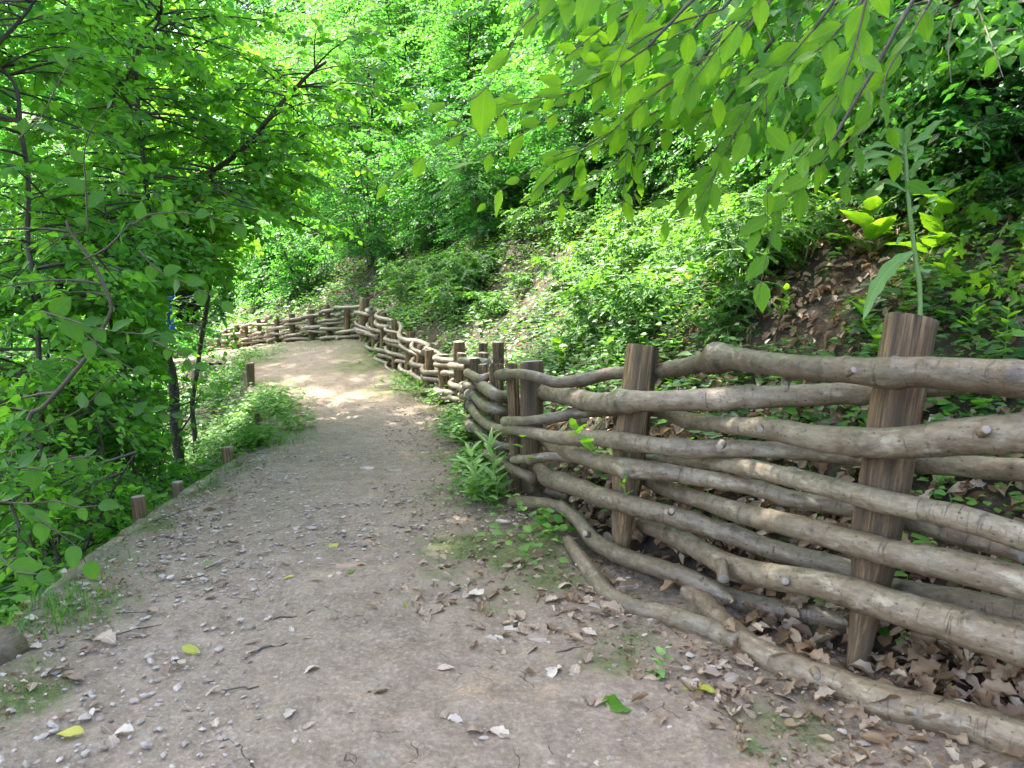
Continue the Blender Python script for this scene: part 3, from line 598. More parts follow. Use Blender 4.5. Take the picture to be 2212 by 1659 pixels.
M_YELLOW = leaf_mat('yellowed_leaf', (.28, .32, .04), (.42, .40, .06), (.50, .42, .08), trans=.3, tcol=(.5, .5, .06), gloss=.3, use_obj=True)
M_STEM = flat_mat('green_stem', (.13, .24, .07), (.22, .34, .11), 60, .6)
M_TWIG = flat_mat('twig', (.05, .035, .022), (.16, .12, .085), 60, .8)

# ---------------------------------------------------------------- growing woody plants
def side_branches(rng, anchors, n, lmin, lmax, sector=None, up=(-.1, .5), droop=.25):
    k = rng.integers(0, len(anchors), n); P0 = anchors[k]
    az = rng.uniform(0, 2*PI, n) if sector is None else rng.normal(sector[0], sector[1], n)
    el = rng.uniform(up[0], up[1], n); Ln = rng.uniform(lmin, lmax, n)
    d = np.stack([np.sin(az)*np.cos(el), np.cos(az)*np.cos(el), np.sin(el)], 1); t = np.linspace(0, 1, 6)
    side = np.stack([np.cos(az), -np.sin(az), az*0], 1); bend = rng.uniform(-.25, .25, n)
    P = P0[:, None]+d[:, None]*(Ln[:, None]*t)[..., None]; P[..., 2] -= droop*Ln[:, None]*t[None]**2
    P = P+side[:, None]*((bend*Ln)[:, None]*t[None]**2)[..., None]
    return P, Ln
def spray_leaves(rng, P, Ln, per, leaf, flat=.35, start=.2, tierdroop=.3, twig=.35, nl=7):
    """leafy side twigs along every branch P (B,6,3): returns leaf pos, dir, normal, size and twig tubes"""
    B_ = len(P); u = rng.uniform(start, 1, (B_, per)); u[:, -1] = .98
    f = u*5; i = np.minimum(f.astype(int), 4); fr = f-i; b = np.arange(B_)[:, None]
    O = P[b, i]*(1-fr[..., None])+P[b, i+1]*fr[..., None]; D = nrm(P[b, i+1]-P[b, i])
    ang = np.where(rng.random((B_, per)) < .5, 1, -1)*rng.uniform(.35, 1.1, (B_, per)); ang[:, -1] = 0
    sd = nrm(np.cross(D, np.array([0, 0, 1.]))+1e-6); TD = nrm(D*np.cos(ang)[..., None]+sd*np.sin(ang)[..., None]+np.stack([u*0, u*0, rng.uniform(-.25, .2, u.shape)], -1))
    O = O.reshape(-1, 3); TD = TD.reshape(-1, 3); m = len(O); TL = twig*rng.uniform(.55, 1.25, m)
    N0 = nrm(np.array([0, 0, 1.])+rng.normal(0, flat, (m, 3))); N0 = nrm(N0-TD*np.sum(N0*TD, 1, keepdims=True)); S0 = np.cross(TD, N0)
    t = (np.arange(nl)+.6)/nl; t = np.broadcast_to(t, (m, nl))+rng.uniform(-.05, .05, (m, nl))
    pos = O[:, None]+TD[:, None]*(TL[:, None]*t)[..., None]; pos[..., 2] -= tierdroop*TL[:, None]*t**2
    sg = np.where(np.arange(nl) % 2, 1, -1)[None]*np.ones((m, 1)); a = rng.uniform(.6, 1.1, (m, nl)); a[:, -1] = .1
    d = TD[:, None]*np.cos(a)[..., None]+S0[:, None]*(sg*np.sin(a))[..., None]; d = nrm(d+rng.normal(0, .18, d.shape)-np.array([0, 0, .22]))
    n = nrm(N0[:, None]+rng.normal(0, flat*.8, d.shape)); sz = leaf*rng.uniform(.6, 1.2, (m, nl))*np.where(t > .9, .8, 1)
    tw = np.stack([O, O+TD*TL[:, None]*.5-[0, 0, 1]*(TL*.25*tierdroop)[:, None], O+TD*TL[:, None]-[0, 0, 1]*(TL*tierdroop)[:, None]], 1)
    return pos.reshape(-1, 3), d.reshape(-1, 3), n.reshape(-1, 3), sz.ravel(), tw
def clump_tint(rng, pos, base=.5, amp=.35):
    q = fbm(pos[:, 0]*1.1+pos[:, 2]*.7, pos[:, 1]*1.1+pos[:, 2]*.6, 77, 2)
    return np.clip(base+amp*.6*q+rng.normal(0, .18, len(pos)), 0, 1)
def off_path(pos, margin=.12, top=1.7):
    xl = np.interp(pos[:, 1], LD[:60, 1], LD[:60, 0]); q = pos-np.array([0, 0, CAM_H]); c = np.maximum(q[:, 1]*math.cos(PITCH)-q[:, 2]*math.sin(PITCH), .1)
    u = 1106+FPX*q[:, 0]/c; v = 829.5-FPX*(q[:, 1]*math.sin(PITCH)+q[:, 2]*math.cos(PITCH))/c      # the clearing kept open round the hollow and the far track
    gap = (u > 352) & (u < 580) & (v > 610) & (v < 1010) & (_hash((pos[:, 0]*37).astype(np.int64), (pos[:, 2]*41).astype(np.int64), 5) < .93)
    return ~gap & ~((pos[:, 0] > xl-margin) & (pos[:, 2] < top) & (pos[:, 1] < 12.5))
def woody(name, label, cat, stems, rng, nbr, lr, per, leaf, mat, tpl, group=None, base=None, sector=None, up=(-.1, .5), flat=.35, twig=.35, nl=7, anchor_from=.25, wood=None, droop=.25, tint=.5, twigs=True, trim=False):
    """stems: list of (points (k,3), radii (k,)) -> trunk parts, branches, crown"""
    base = np.array(base if base is not None else stems[0][0][0], float); r = root(name, label, cat, base, group); wood = wood or M_TRUNK
    anch = []
    for i, (P, R) in enumerate(stems):
        P = np.asarray(P, float)-base; Q = resample(catmull(np.hstack([P, np.asarray(R)[:, None]]), 5), .06 if len(P) < 20 else .1)
        s = arclen(Q[:, :3]); Q[:, :3] += np.stack([vnoise(s*3, s*0+i*3+k, 8) for k in range(3)], 1)*.02
        pole('trunk' if i == 0 else 'stem', Q[:, :3], Q[:, 3], r, [wood, M_CUT], 8, int(rng.integers(1e4)), (), False, .08)
        anch.append(Q[int(len(Q)*anchor_from):, :3])
    anch = np.vstack(anch)
    P, Ln = side_branches(rng, anch, nbr, lr[0], lr[1], sector, up, droop)
    pos, d, n, sz, tw = spray_leaves(rng, P, Ln, per, leaf, flat, twig=twig, nl=nl)
    if trim:
        kb = off_path(P[:, -1]+base) & off_path(P[:, 3]+base); P, Ln = P[kb], Ln[kb]; kt = off_path(tw[:, -1]+base); tw = tw[kt]
    R = np.linspace(1, .35, 6)[None]*(.004+.0065*Ln)[:, None]
    V, F, bk = tubes(P, R, 4); 
    o = mk('branch', V, [F], wood, r, attrs={'bark': bk, 'knot': np.zeros(len(V))}); o['kind'] = 'stuff'
    if twigs:
        V, F, bk = tubes(tw, np.broadcast_to(np.array([.0028, .002, .001])*max(1, leaf/.07), (len(tw), 3)), 3)
        o = mk('twig', V, [F], wood, r, attrs={'bark': bk, 'knot': np.zeros(len(V))}); o['kind'] = 'stuff'
    if trim:
        k_ = off_path(pos+base); pos, d, n, sz = pos[k_], d[k_], n[k_], sz[k_]
    V, F, A = scatter(tpl, pos, d, n, sz, clump_tint(rng, pos+base, tint), rng.uniform(.85, 1.15, len(pos)))
    o = mk('crown', V, [F], mat, r, attrs=A); o['kind'] = 'stuff'
    return r
def copy_tree(o, loc, rz, sc, label, group=None):
    c = o.copy(); C.objects.link(c); c.location = tuple(loc); c.rotation_euler = (0, 0, rz); c.scale = (sc,)*3; c['label'] = label
    if group: c['group'] = group
    for ch in o.children:
        d = ch.copy(); C.objects.link(d); d.parent = c
        for g in ch.children:
            e = g.copy(); C.objects.link(e); e.parent = d
    return c
FAR = tpl_far(); MID = tpl_mid()
# shrub and tree prototypes for the wood
def multi(h, n, spread, rng, r0=.02):
    st = []
    for i in range(n):
        a = rng.uniform(0, 2*PI); t = np.linspace(0, 1, 6); q = spread*rng.uniform(.5, 1.1)
        P = np.stack([np.cos(a)*(.06+q*t**1.3), np.sin(a)*(.06+q*t**1.3), h*rng.uniform(.75, 1.05)*t], 1); st.append((P, r0*(1.1-.85*t)))
    return st
GRP = 'shrubs and young trees filling the wooded slopes'
rg = np.random.default_rng(11)
proto = []
proto.append(woody('hazel_shrub', 'p', 'shrub', multi(3.6, 7, 1.5, rg), rg, 150, (.6, 1.5), 9, .095, M_HAZEL, FAR, GRP, (0, 0, 0), nl=8, twig=.42, anchor_from=.12, flat=.42))
proto.append(woody('hazel_shrub', 'p', 'shrub', multi(2.3, 6, 1.2, rg), rg, 120, (.5, 1.2), 9, .085, M_HAZEL, FAR, GRP, (0, 0, 0), nl=8, twig=.36, anchor_from=.05, flat=.5, tint=.65))
proto.append(woody('young_tree', 'p', 'tree', multi(6.5, 2, .8, rg, .05), rg, 260, (.8, 2.2), 10, .10, M_HAZEL, FAR, GRP, (0, 0, 0), nl=8, twig=.5, anchor_from=.22, flat=.4, tint=.6))
proto.append(woody('dark_shrub', 'p', 'shrub', multi(2.2, 8, .9, rg), rg, 150, (.4, 1.0), 9, .08, M_DEEP, FAR, GRP, (0, 0, 0), nl=9, twig=.3, anchor_from=.05, flat=.6))
WEEDS = woody('bushy_weed', 'p', 'plant', multi(.42, 6, .16, rg, .004), rg, 46, (.06, .2), 4, .042, M_HERB, MID, 'bushy weeds among the low herbs of the bank', (0, 0, 0), nl=6, twig=.10, anchor_from=.15, flat=.4, wood=M_STEM, tint=.55)
WEEDS.location = (0, 0, -60)
BIG = woody('tall_tree', 'tall woodland tree spreading its leaves over the bend of the path', 'tree', [(np.array([(0, 0, -1), (.1, 0, 3), (-.1, .2, 7), (.2, .1, 11), (.2, .2, 14)]), np.array([.22, .19, .15, .09, .03]))]+
  [(np.array([(0, 0, 7.0+.6*i), (1.6*math.cos(i*2.1), 1.6*math.sin(i*2.1), 8.4+.7*i), (3.8*math.cos(i*2.1), 3.8*math.sin(i*2.1), 9.4+.7*i)]), np.array([.08, .05, .02])) for i in range(7)],
  rg, 290, (.9, 2.4), 8, .17, M_HAZEL, FAR, 'tall trees closing overhead', (0, 0, 0), nl=8, twig=.65, anchor_from=.45, flat=.5, twigs=False)
used = set()
def plant_copy(k, x, y, sc, label, dz=0):
    z = hz(x, y)-.12+dz
    if k not in used:
        o = proto[k]; used.add(k); o.location = (x, y, z); o.scale = (sc,)*3; o.rotation_euler = (0, 0, rg.uniform(0, 6.28)); o['label'] = label; return o
    return copy_tree(proto[k], (x, y, z), rg.uniform(0, 6.28), sc, label)
HILL = 'green shrub in the thicket on the slope behind the far fence'
UPR = 'leafy young tree high on the slope above the far fence'
LOW = 'green shrub on the falling ground beside the path'
VAL = 'bright leafy tree beyond the falling ground to the side of the path'
BANK = 'shrub in the dense growth on the high bank above the near fence'
spots = []
for (x, y, k, sc) in [(-3.0, 16.6, 0, .8), (-1.5, 16.0, 1, .9), (-5.0, 18.4, 1, .9), (-.2, 14.6, 0, .75), (1.0, 12.6, 0, .8), (-6.6, 21, 1, 1), (-3.7, 19.2, 2, .8), (-1.2, 18.5, 2, .8), (1.2, 16.2, 0, 1), (2.6, 14.2, 0, 1), (-9, 25, 1, 1.1),
   (-6.2, 22.8, 2, .9), (-3, 22.5, 2, .9), (.3, 21.5, 2, .95), (3.2, 18.5, 2, .9), (5, 16, 0, 1.1), (-8.5, 27.5, 2, 1), (-5, 27, 2, 1.1), (-1, 26, 2, 1.1), (3.5, 24, 2, 1.1), (7, 21, 2, 1), (-12, 31, 2, 1.2), (-7, 33, 2, 1.4), (-1.5, 32, 2, 1.4), (5, 30, 2, 1.4), (11, 27, 2, 1.3)]:
    spots.append((k, x, y, sc, UPR if k == 2 else HILL))
for (x, y, k, sc) in [(3.3, 10.4, 0, .8), (4.6, 8.4, 0, .9), (3.0, 8.2, 3, .8), (2.5, 9.6, 3, .7), (4.3, 6.6, 3, .9), (5.2, 6.2, 0, .9), (5.0, 4.7, 3, .9), (4.6, 3.6, 3, .9), (6.2, 8, 0, 1), (3.9, 5.4, 3, .7), (6.6, 5.2, 0, 1), (5.5, 11.2, 0, 1.1), (8, 8, 2, .9), (8, 12.5, 2, .9), (5.5, 3.0, 3, .9), (3.3, 5.1, 3, .6), (3.0, 4.1, 3, .55), (3.7, 4.4, 3, .7), (2.9, 6.5, 3, .6), (3.2, 7.4, 0, .6), (2.3, 8.3, 3, .55), (4.0, 3.0, 3, .7), (1.9, 9.6, 0, .6), (3.9, 9.4, 0, .8), (4.6, 7.4, 0, .9), (1.4, 11.4, 0, .7), (3.1, 5.8, 0, .6)]:
    spots.append((k, x, y, sc, BANK))
for (x, y, k, sc) in [(-5.6, 8.6, 0, .9), (-6.0, 11.0, 1, 1), (-7.2, 7.0, 0, 1), (-8.5, 10, 2, 1), (-7.5, 13, 0, .9), (-9.5, 15, 0, 1), (-11, 12.5, 2, 1.1), (-10.5, 18.5, 1, 1.1), (-12.5, 16, 2, 1.1), (-5.6, 4.7, 0, .9), (-5.6, 10.1, 1, .6), (-13, 20.5, 0, 1.2), (-4.4, 3.0, 1, .5)]:
    spots.append((k, x, y, sc, LOW))
for (x, y, k, sc) in [(-14, 26, 2, 1.2), (-18, 24, 2, 1.3), (-16, 19, 2, 1.2), (-20, 30, 2, 1.5), (-15, 33, 2, 1.5), (-25, 27, 2, 1.6), (-19, 37, 2, 1.8), (-12, 39, 2, 1.7), (-27, 35, 2, 1.9), (-5, 40, 2, 1.7), (3, 38, 2, 1.6), (-22, 20, 2, 1.3), (-24, 45, 2, 2.3), (-14, 47, 2, 2.2), (-34, 40, 2, 2.3), (-3, 48, 2, 2), (-17, 28, 2, 1.3), (-21, 34, 2, 1.7), (-30, 30, 2, 1.8), (-10, 34, 2, 1.4), (-40, 50, 2, 2.8), (-28, 55, 2, 2.8), (-12, 58, 2, 2.6), (6, 46, 2, 2), (12, 36, 2, 1.8), (-33, 24, 2, 1.6), (-13, 22.5, 2, 1.1), (-17, 15, 2, 1.1)]:
    spots.append((k, x, y, sc, VAL))
for (px, py, k, sc) in [(1900, 330, 3, .75), (2020, 260, 0, .6), (2140, 300, 3, .75), (2240, 240, 0, .6), (2220, 360, 1, .7), (1820, 330, 1, .7), (1960, 300, 1, .7), (2100, 200, 0, .6), (2060, 380, 3, .5), (1700, 300, 3, .7), (1560, 300, 0, .7), (1400, 330, 3, .65), (1320, 400, 3, .5), (1480, 440, 3, .35), (1650, 420, 3, .35), (1050, 520, 0, .55), (930, 540, 0, .55), (1250, 455, 1, .5), (1180, 400, 0, .55), (1380, 430, 3, .5), (1480, 400, 0, .5), (1560, 360, 3, .55), (1640, 330, 0, .5), (1740, 340, 3, .5), (1820, 400, 3, .36), (1860, 300, 0, .45), (1960, 350, 3, .42), (2050, 300, 3, .5), (2120, 380, 3, .36), (2180, 250, 0, .5), (2260, 420, 3, .42), (2030, 180, 0, .5), (1900, 200, 0, .55), (1750, 220, 0, .6), (1600, 200, 0, .6), (1430, 260, 0, .6), (1300, 320, 0, .6), (2260, 300, 3, .5), (980, 500, 1, .55), (1080, 470, 1, .5)]:
    q_ = hit(px, py, 3.3); spots.append((k, float(q_[0]), float(q_[1]), sc, ''))
LM = [(-200, 'the crooked dark stem'), (60, 'the crooked dark stem'), (240, 'the row of thin saplings'), (400, 'the forked tree'), (500, 'the open end of the far fence'), (640, 'the middle of the far fence'), (720, 'the end of the slanting limb'), (790, 'the bend of the far fence'), (900, 'the stretch of fence below the bend'), (1010, 'the free-standing post'), (1120, 'the dark split post'), (1390, 'the brown weathered post'), (1640, 'the bare patch of dead leaves'), (1960, 'the tall pale weed'), (2212, 'the star-leaved climber')]
RK = ['first', 'second', 'third', 'fourth', 'fifth', 'sixth', 'seventh', 'eighth', 'ninth', 'tenth', 'eleventh', 'twelfth']; seen_ = {}
KD = {0: 'broad hazel shrub', 1: 'low pale shrub', 2: 'young leafy tree', 3: 'small-leaved dark shrub'}
for k, x, y, sc, lb in sorted(spots, key=lambda q: q[2]):
    pxx = 1106+FPX*x/max(y, 1); j = min(range(len(LM)), key=lambda i: abs(LM[i][0]-pxx)); key = (k, LM[j][1]); n_ = seen_.get(key, 0); seen_[key] = n_+1
    side = 'beyond' if x < -3.5 else 'behind'
    plant_copy(k, x, y, sc, '%s, %s one back %s %s' % (KD[k], RK[min(n_, 11)], side, LM[j][1]))
wn_ = 0; seenw = {}
for i in range(46):
    px = float(rg.uniform(860, 1720)); lo_ = np.interp(px, [860, 1200, 1500, 1720], [600, 470, 440, 440]); hi_ = np.interp(px, [860, 1000, 1200, 1400, 1720], [680, 730, 760, 740, 740]); q_ = hit(px, float(rg.uniform(lo_, hi_)), 3.3); sc = float(rg.uniform(.6, 1.25))*(.7+.05*q_[1])
    j = min(range(len(LM)), key=lambda i_: abs(LM[i_][0]-px)); n_ = seenw.get(j, 0); seenw[j] = n_+1; lab = 'bushy weed, %s up the bank from %s' % (['first', 'second', 'third', 'fourth', 'fifth', 'sixth', 'seventh', 'eighth', 'ninth', 'tenth', 'eleventh', 'twelfth', 'thirteenth', 'fourteenth', 'fifteenth', 'sixteenth', 'seventeenth', 'eighteenth', 'nineteenth', 'twentieth'][min(n_, 19)], LM[j][1])
    if i == 0: WEEDS.location = tuple(q_-[0, 0, .02]); WEEDS.scale = (sc,)*3; WEEDS['label'] = lab
    else: copy_tree(WEEDS, q_-[0, 0, .02], rg.uniform(0, 6.28), sc, lab)
bigs = [(-5.9, 5.4, 1.0, 'tall woodland tree below the near part of the path, its leaves closing overhead'), (-4.6, 2.2, .95, 'tall woodland tree low on the falling ground beside the near edging logs'), (-4.95, 6.9, .72, 'lower spreading tree on the falling ground beside the thin saplings'), (-16, 32, 1.1, 'tall tree far beyond the open end of the fence'), (-24, 38, 1.25, 'tall tree far beyond the crooked stem'), (-6, 37, 1.15, 'tall tree far up the slope behind the slanting limb'), (4, 34, 1.1, 'tall tree high on the slope behind the hanging leaves'), (-12, 46, 1.4, 'farthest tall tree, seen over the middle of the far fence'), (-7.5, 15.5, 1.0, 'tall woodland tree on the falling ground near the hollow')]
for i, (x, y, sc, lb) in enumerate(bigs):
    if i == 0: BIG.location = (x, y, hz(x, y)); BIG['label'] = lb
    else: copy_tree(BIG, (x, y, hz(x, y)), i*1.3, sc, lb)
# ---------------------------------------------------------------- trees and shrubs beside the path
def tr(pts, Y, r0, r1, ground=False):
    n = len(pts); P = []
    for i, q in enumerate(pts):
        P.append(at(q[0], q[1], q[2] if len(q) > 2 else Y))
    P = np.array(P)
    if ground:
        b = P[0].copy(); b[2] = hz(b[0], b[1])-.1; P = np.vstack([b, P])
    return P, np.linspace(r0, r1, len(P))
ro = np.random.default_rng(23)
def px2m(p, Y): return p*Y/FPX
woody('slender_tree', 'dark forked tree leaning over the slope, long limb slanting up to the right', 'tree',
  [tr([(385, 930), (367, 791), (347, 742), (335, 704), (345, 642), (357, 600), (372, 540), (409, 445), (464, 371), (522, 319), (567, 274), (616, 213), (661, 174), (706, 135)], 7.0, .050, .014, True),
   tr([(335, 704), (312, 640), (307, 618), (290, 598), (263, 568), (235, 520), (215, 440)], 7.0, .03, .008),
   tr([(290, 598), (312, 580), (332, 543), (353, 513), (372, 470), (390, 400)], 7.0, .026, .007),
   tr([(400, 516), (435, 438), (516, 406), (554, 377), (622, 316), (652, 280)], 7.3, .018, .007)],
  ro, 145, (.4, 1.2), 7, .084, M_NEARLEAF, MID, twig=.26, nl=7, anchor_from=.3, trim=True, flat=.6, sector=None, tint=.55)
woody('slender_tree', 'thin dark upright stem with a wavy top, just left of the forked tree', 'tree',
  [tr([(318, 880), (322, 700), (319, 467), (314, 403), (309, 322), (293, 238), (295, 161), (297, 106), (315, 80), (335, 58), (350, 20)], 6.2, .026, .009, True),
   tr([(293, 238), (270, 215), (255, 190)], 6.2, .009, .004)],
  ro, 108, (.4, 1.1), 7, .080, M_NEARLEAF, MID, twig=.26, nl=7, anchor_from=.25, trim=True, flat=.6, tint=.7)
woody('slender_tree', 'thin dark stem curving up and leftwards behind the slanting limb', 'tree',
  [tr([(420, 860), (438, 700), (455, 560), (462, 470), (459, 371), (455, 274), (429, 193), (387, 129), (348, 61), (330, 10)], 8.0, .028, .009, True)],
  ro, 108, (.5, 1.3), 7, .088, M_NEARLEAF, MID, twig=.3, nl=7, anchor_from=.3, trim=True, flat=.6, tint=.7)
woody('sapling', 'straight thin sapling among the leaves beside two similar stems', 'tree', [tr([(244, 841), (238, 766), (233, 704), (228, 642), (226, 560), (228, 493), (222, 420)], 5.4, .017, .006, True)],
  ro, 85, (.3, .9), 6, .072, M_NEARLEAF, MID, twig=.24, nl=7, anchor_from=.1, trim=True, flat=.6, tint=.45)
woody('sapling', 'thin straight sapling nearest the forked tree', 'tree', [tr([(271, 900), (268, 828), (264, 720), (260, 605), (262, 520), (255, 450)], 5.8, .013, .005, True)],
  ro, 85, (.3, .9), 6, .072, M_NEARLEAF, MID, twig=.24, nl=7, anchor_from=.1, trim=True, flat=.6, tint=.5)
woody('sapling', 'thin dark sapling at the edge of the view, lowest of the saplings', 'tree', [tr([(90, 900), (95, 800), (98, 700), (97, 640), (90, 560)], 5.0, .014, .005, True)],
  ro, 90, (.3, .9), 6, .072, M_NEARLEAF, MID, twig=.24, nl=7, anchor_from=.1, trim=True, flat=.6, tint=.4)
woody('slender_tree', 'crooked dark stem running down the far side of the leafy tangle', 'tree', [tr([(62, 560), (58, 450), (55, 355), (48, 290), (42, 230), (29, 187), (0, 151), (-40, 110)], 4.6, .016, .010, True), tr([(-30, 120), (0, 87), (45, 45), (77, 3), (100, -30)], 4.4, .012, .008)],
  ro, 100, (.3, .9), 6, .076, M_NEARLEAF, MID, twig=.27, nl=7, anchor_from=.1, trim=True, flat=.6, tint=.55)
woody('leafy_shrub', 'low leafy shrub spilling over the edge of the path above the corner log', 'shrub', [tr([(150, 1300), (120, 1180), (60, 1000)], 3.6, .012, .004, True), tr([(150, 1250), (230, 1100), (300, 980)], 3.9, .01, .004), tr([(100, 1250), (20, 1100), (-30, 900)], 3.2, .01, .004)],
  ro, 85, (.2, .6), 6, .055, M_NEARLEAF, MID, twig=.20, nl=7, anchor_from=.0, trim=True, flat=.6, tint=.35, up=(-.3, .6))
woody('leafy_shrub', 'dense green shrub below the path edge beside the short stakes', 'shrub', [tr([(300, 1050), (290, 940), (300, 860)], 5.0, .012, .004, True), tr([(350, 1000), (400, 920), (430, 850)], 5.6, .01, .004, True), tr([(230, 1000), (200, 900), (150, 840)], 4.6, .01, .004, True)],
  ro, 100, (.25, .7), 6, .058, M_NEARLEAF, MID, twig=.22, nl=7, anchor_from=.0, trim=True, flat=.6, tint=.6, up=(-.3, .6))
# dogwood shrub with leaves one can tell apart
LEAFSH = {}
def leaf_mesh(kind, v, mat, n=11, **kw):
    key = (kind, v, mat.name)
    if key not in LEAFSH:
        T, F, Lu = tpl_star(5, v, .45) if kind == 'ivy' else (tpl_star(5, v, .62) if kind == 'maple' else tpl_leaf(kind, n, v, **kw))
        o = mk('leaf', T, [F], mat, attrs={'luv': Lu, 'tint': np.full(len(T), .5)}); LEAFSH[key] = o.data; bpy.data.objects.remove(o)
    return LEAFSH[key]
def leaf_obj(me, parent, pos, d, n, size, wid=1, name='leaf'):
    o = bpy.data.objects.new(name, me); C.objects.link(o); R = frames(np.array([d]), np.array([n]))[0]
    M = mathutils.Matrix.Identity(4)
    for a in range(3):
        for b in range(3): M[a][b] = R[a][b]*size*(wid if b == 0 else 1)
        M[a][3] = pos[a]
    if parent is not None:
        o.parent = parent
        for a in range(3): M[a][3] = pos[a]-parent.location[a]
    o.matrix_local = M if parent is not None else M
    if parent is None: o.matrix_world = M
    return o
def twig_obj(P, r0, r1, parent, mat, name='twig', sides=6):
    P = resample(catmull(np.asarray(P, float), 5), .02); R = np.linspace(r0, r1, len(P)); V, F, caps, at_ = sweep(P, R, sides, 3, (), False, .1)
    o = mk(name, V, [F, np.vstack([caps[0][0], caps[1][0]]), np.vstack([caps[0][1], caps[1][1]])], mat, attrs=at_)
    return put(o, parent)
def leafy_branch(parent, pts, Y, leafpx, n, kind, mat, rng, r0=.004, r1=.0015, wood=None, hang=.5, facing=.6, ang=(.35, 1.0), nvar=4, twigs=0, lo=.08, curl=.15):
    P = np.array([at(q[0], q[1], q[2] if len(q) > 2 else Y) for q in pts]); twig_obj(P, r0, r1, parent, wood or M_TWIG)
    Q = resample(catmull(P, 6), .01); s = arclen(Q); T = nrm(np.gradient(Q, axis=0)); cnt = 0
    def lf(p, t, f, sg, sc=1):
        nonlocal cnt
        cam_d_ = nrm(np.array([0, 0, CAM_H])-p); side = nrm(np.cross(t, cam_d_)); a = rng.uniform(*ang)
        if f > .97: a *= .2
        d = nrm(t*math.cos(a)+side*sg*math.sin(a)+np.array([0, 0, -hang])*rng.uniform(.3, 1)+rng.normal(0, .12, 3))
        nn = nrm(np.array([0, 0, .7])+cam_d_*facing*rng.uniform(.1, 1.8)+rng.normal(0, .35, 3)); Yp = p[1]
        sz = leafpx*Yp/FPX*rng.uniform(.48, 1.15)*sc*(1-.3*f)
        me = leaf_mesh(kind, int(rng.integers(nvar)), mat, curl=curl)
        leaf_obj(me, parent, p, d, nn, sz, rng.uniform(.85, 1.1)); cnt += 1
    for k in range(n):
        f = lo+(1-lo)*(k/(n-1)); i = int(f*(len(Q)-1)); lf(Q[i], T[i], f, 1 if k % 2 else -1)
    for k in range(twigs):
        f = rng.uniform(.05, .8); i = int(f*(len(Q)-1)); side = nrm(np.cross(T[i], nrm(np.array([0, 0, CAM_H])-Q[i])))
        d = nrm(T[i]*.8+side*rng.choice([-1, 1])*rng.uniform(.3, .8)+np.array([0, 0, -.2])+rng.normal(0, .2, 3)); L_ = leafpx*Q[i][1]/FPX*rng.uniform(1.6, 3.0)
        tp = np.array([Q[i], Q[i]+d*L_*.5-[0, 0, .02*L_], Q[i]+d*L_-[0, 0, .12*L_]]); twig_obj(tp, r1*1.2, r1*.7, parent, wood or M_TWIG)
        for j in range(3): lf(tp[0]+(tp[2]-tp[0])*(j+1)/4.2, d, .3+j*.2, 1 if j % 2 else -1, .85)
    return cnt
dog = woody('dogwood_shrub', 'light brown crooked stem with broad round-ribbed leaves reaching over the path', 'shrub',
  [tr([(60, 940), (82, 890), (134, 826), (183, 766), (211, 712), (231, 667), (211, 618), (178, 553), (149, 511), (140, 470)], 3.7, .013, .006, True), tr([(178, 553), (225, 535), (258, 510), (285, 485)], 3.7, .006, .003)],
  ro, 34, (.25, .6), 5, .055, M_NEARLEAF, MID, twig=.22, nl=6, anchor_from=.1, trim=True, flat=.4, wood=M_TWIG, tint=.5)
cnt = 0
for pts, Y, lp, n in [([(285, 485), (330, 462), (390, 460), (450, 468), (500, 480), (548, 492)], 3.3, 44, 9), ([(300, 540), (340, 583), (383, 602), (430, 625), (480, 652)], 3.3, 44, 8), ([(90, 672), (150, 690), (205, 708), (280, 719), (345, 722)], 3.2, 58, 8),
  ([(330, 735), (368, 755), (395, 768), (425, 800), (455, 828)], 3.4, 44, 7), ([(-10, 1082), (60, 1088), (120, 1082), (168, 1095), (212, 1092)], 2.5, 62, 7), ([(40, 1100), (95, 1130), (125, 1150), (165, 1180), (185, 1215)], 2.5, 82, 5), ([(-30, 1180), (0, 1200), (30, 1232), (80, 1240)], 2.4, 74, 5),
  ([(190, 500), (185, 400), (182, 330), (200, 275), (232, 235)], 3.0, 56, 9), ([(20, 960), (80, 930), (180, 880), (240, 815), (300, 800)], 3.4, 50, 9), 
  ([(160, 700), (230, 760), (290, 800), (350, 830)], 3.5, 48, 7), ([(40, 300), (90, 250), (120, 190), (160, 120)], 3.4, 50, 8), ([(30, 1010), (90, 1010), (150, 990), (210, 985)], 3.0, 50, 8), ([(280, 900), (330, 890), (380, 900), (410, 915)], 3.8, 40, 7)]:
    cnt += leafy_branch(dog, pts, Y, lp, n, 'dogwood', M_DOG, ro, hang=.35, facing=.7, ang=(.5, 1.2), curl=.2)
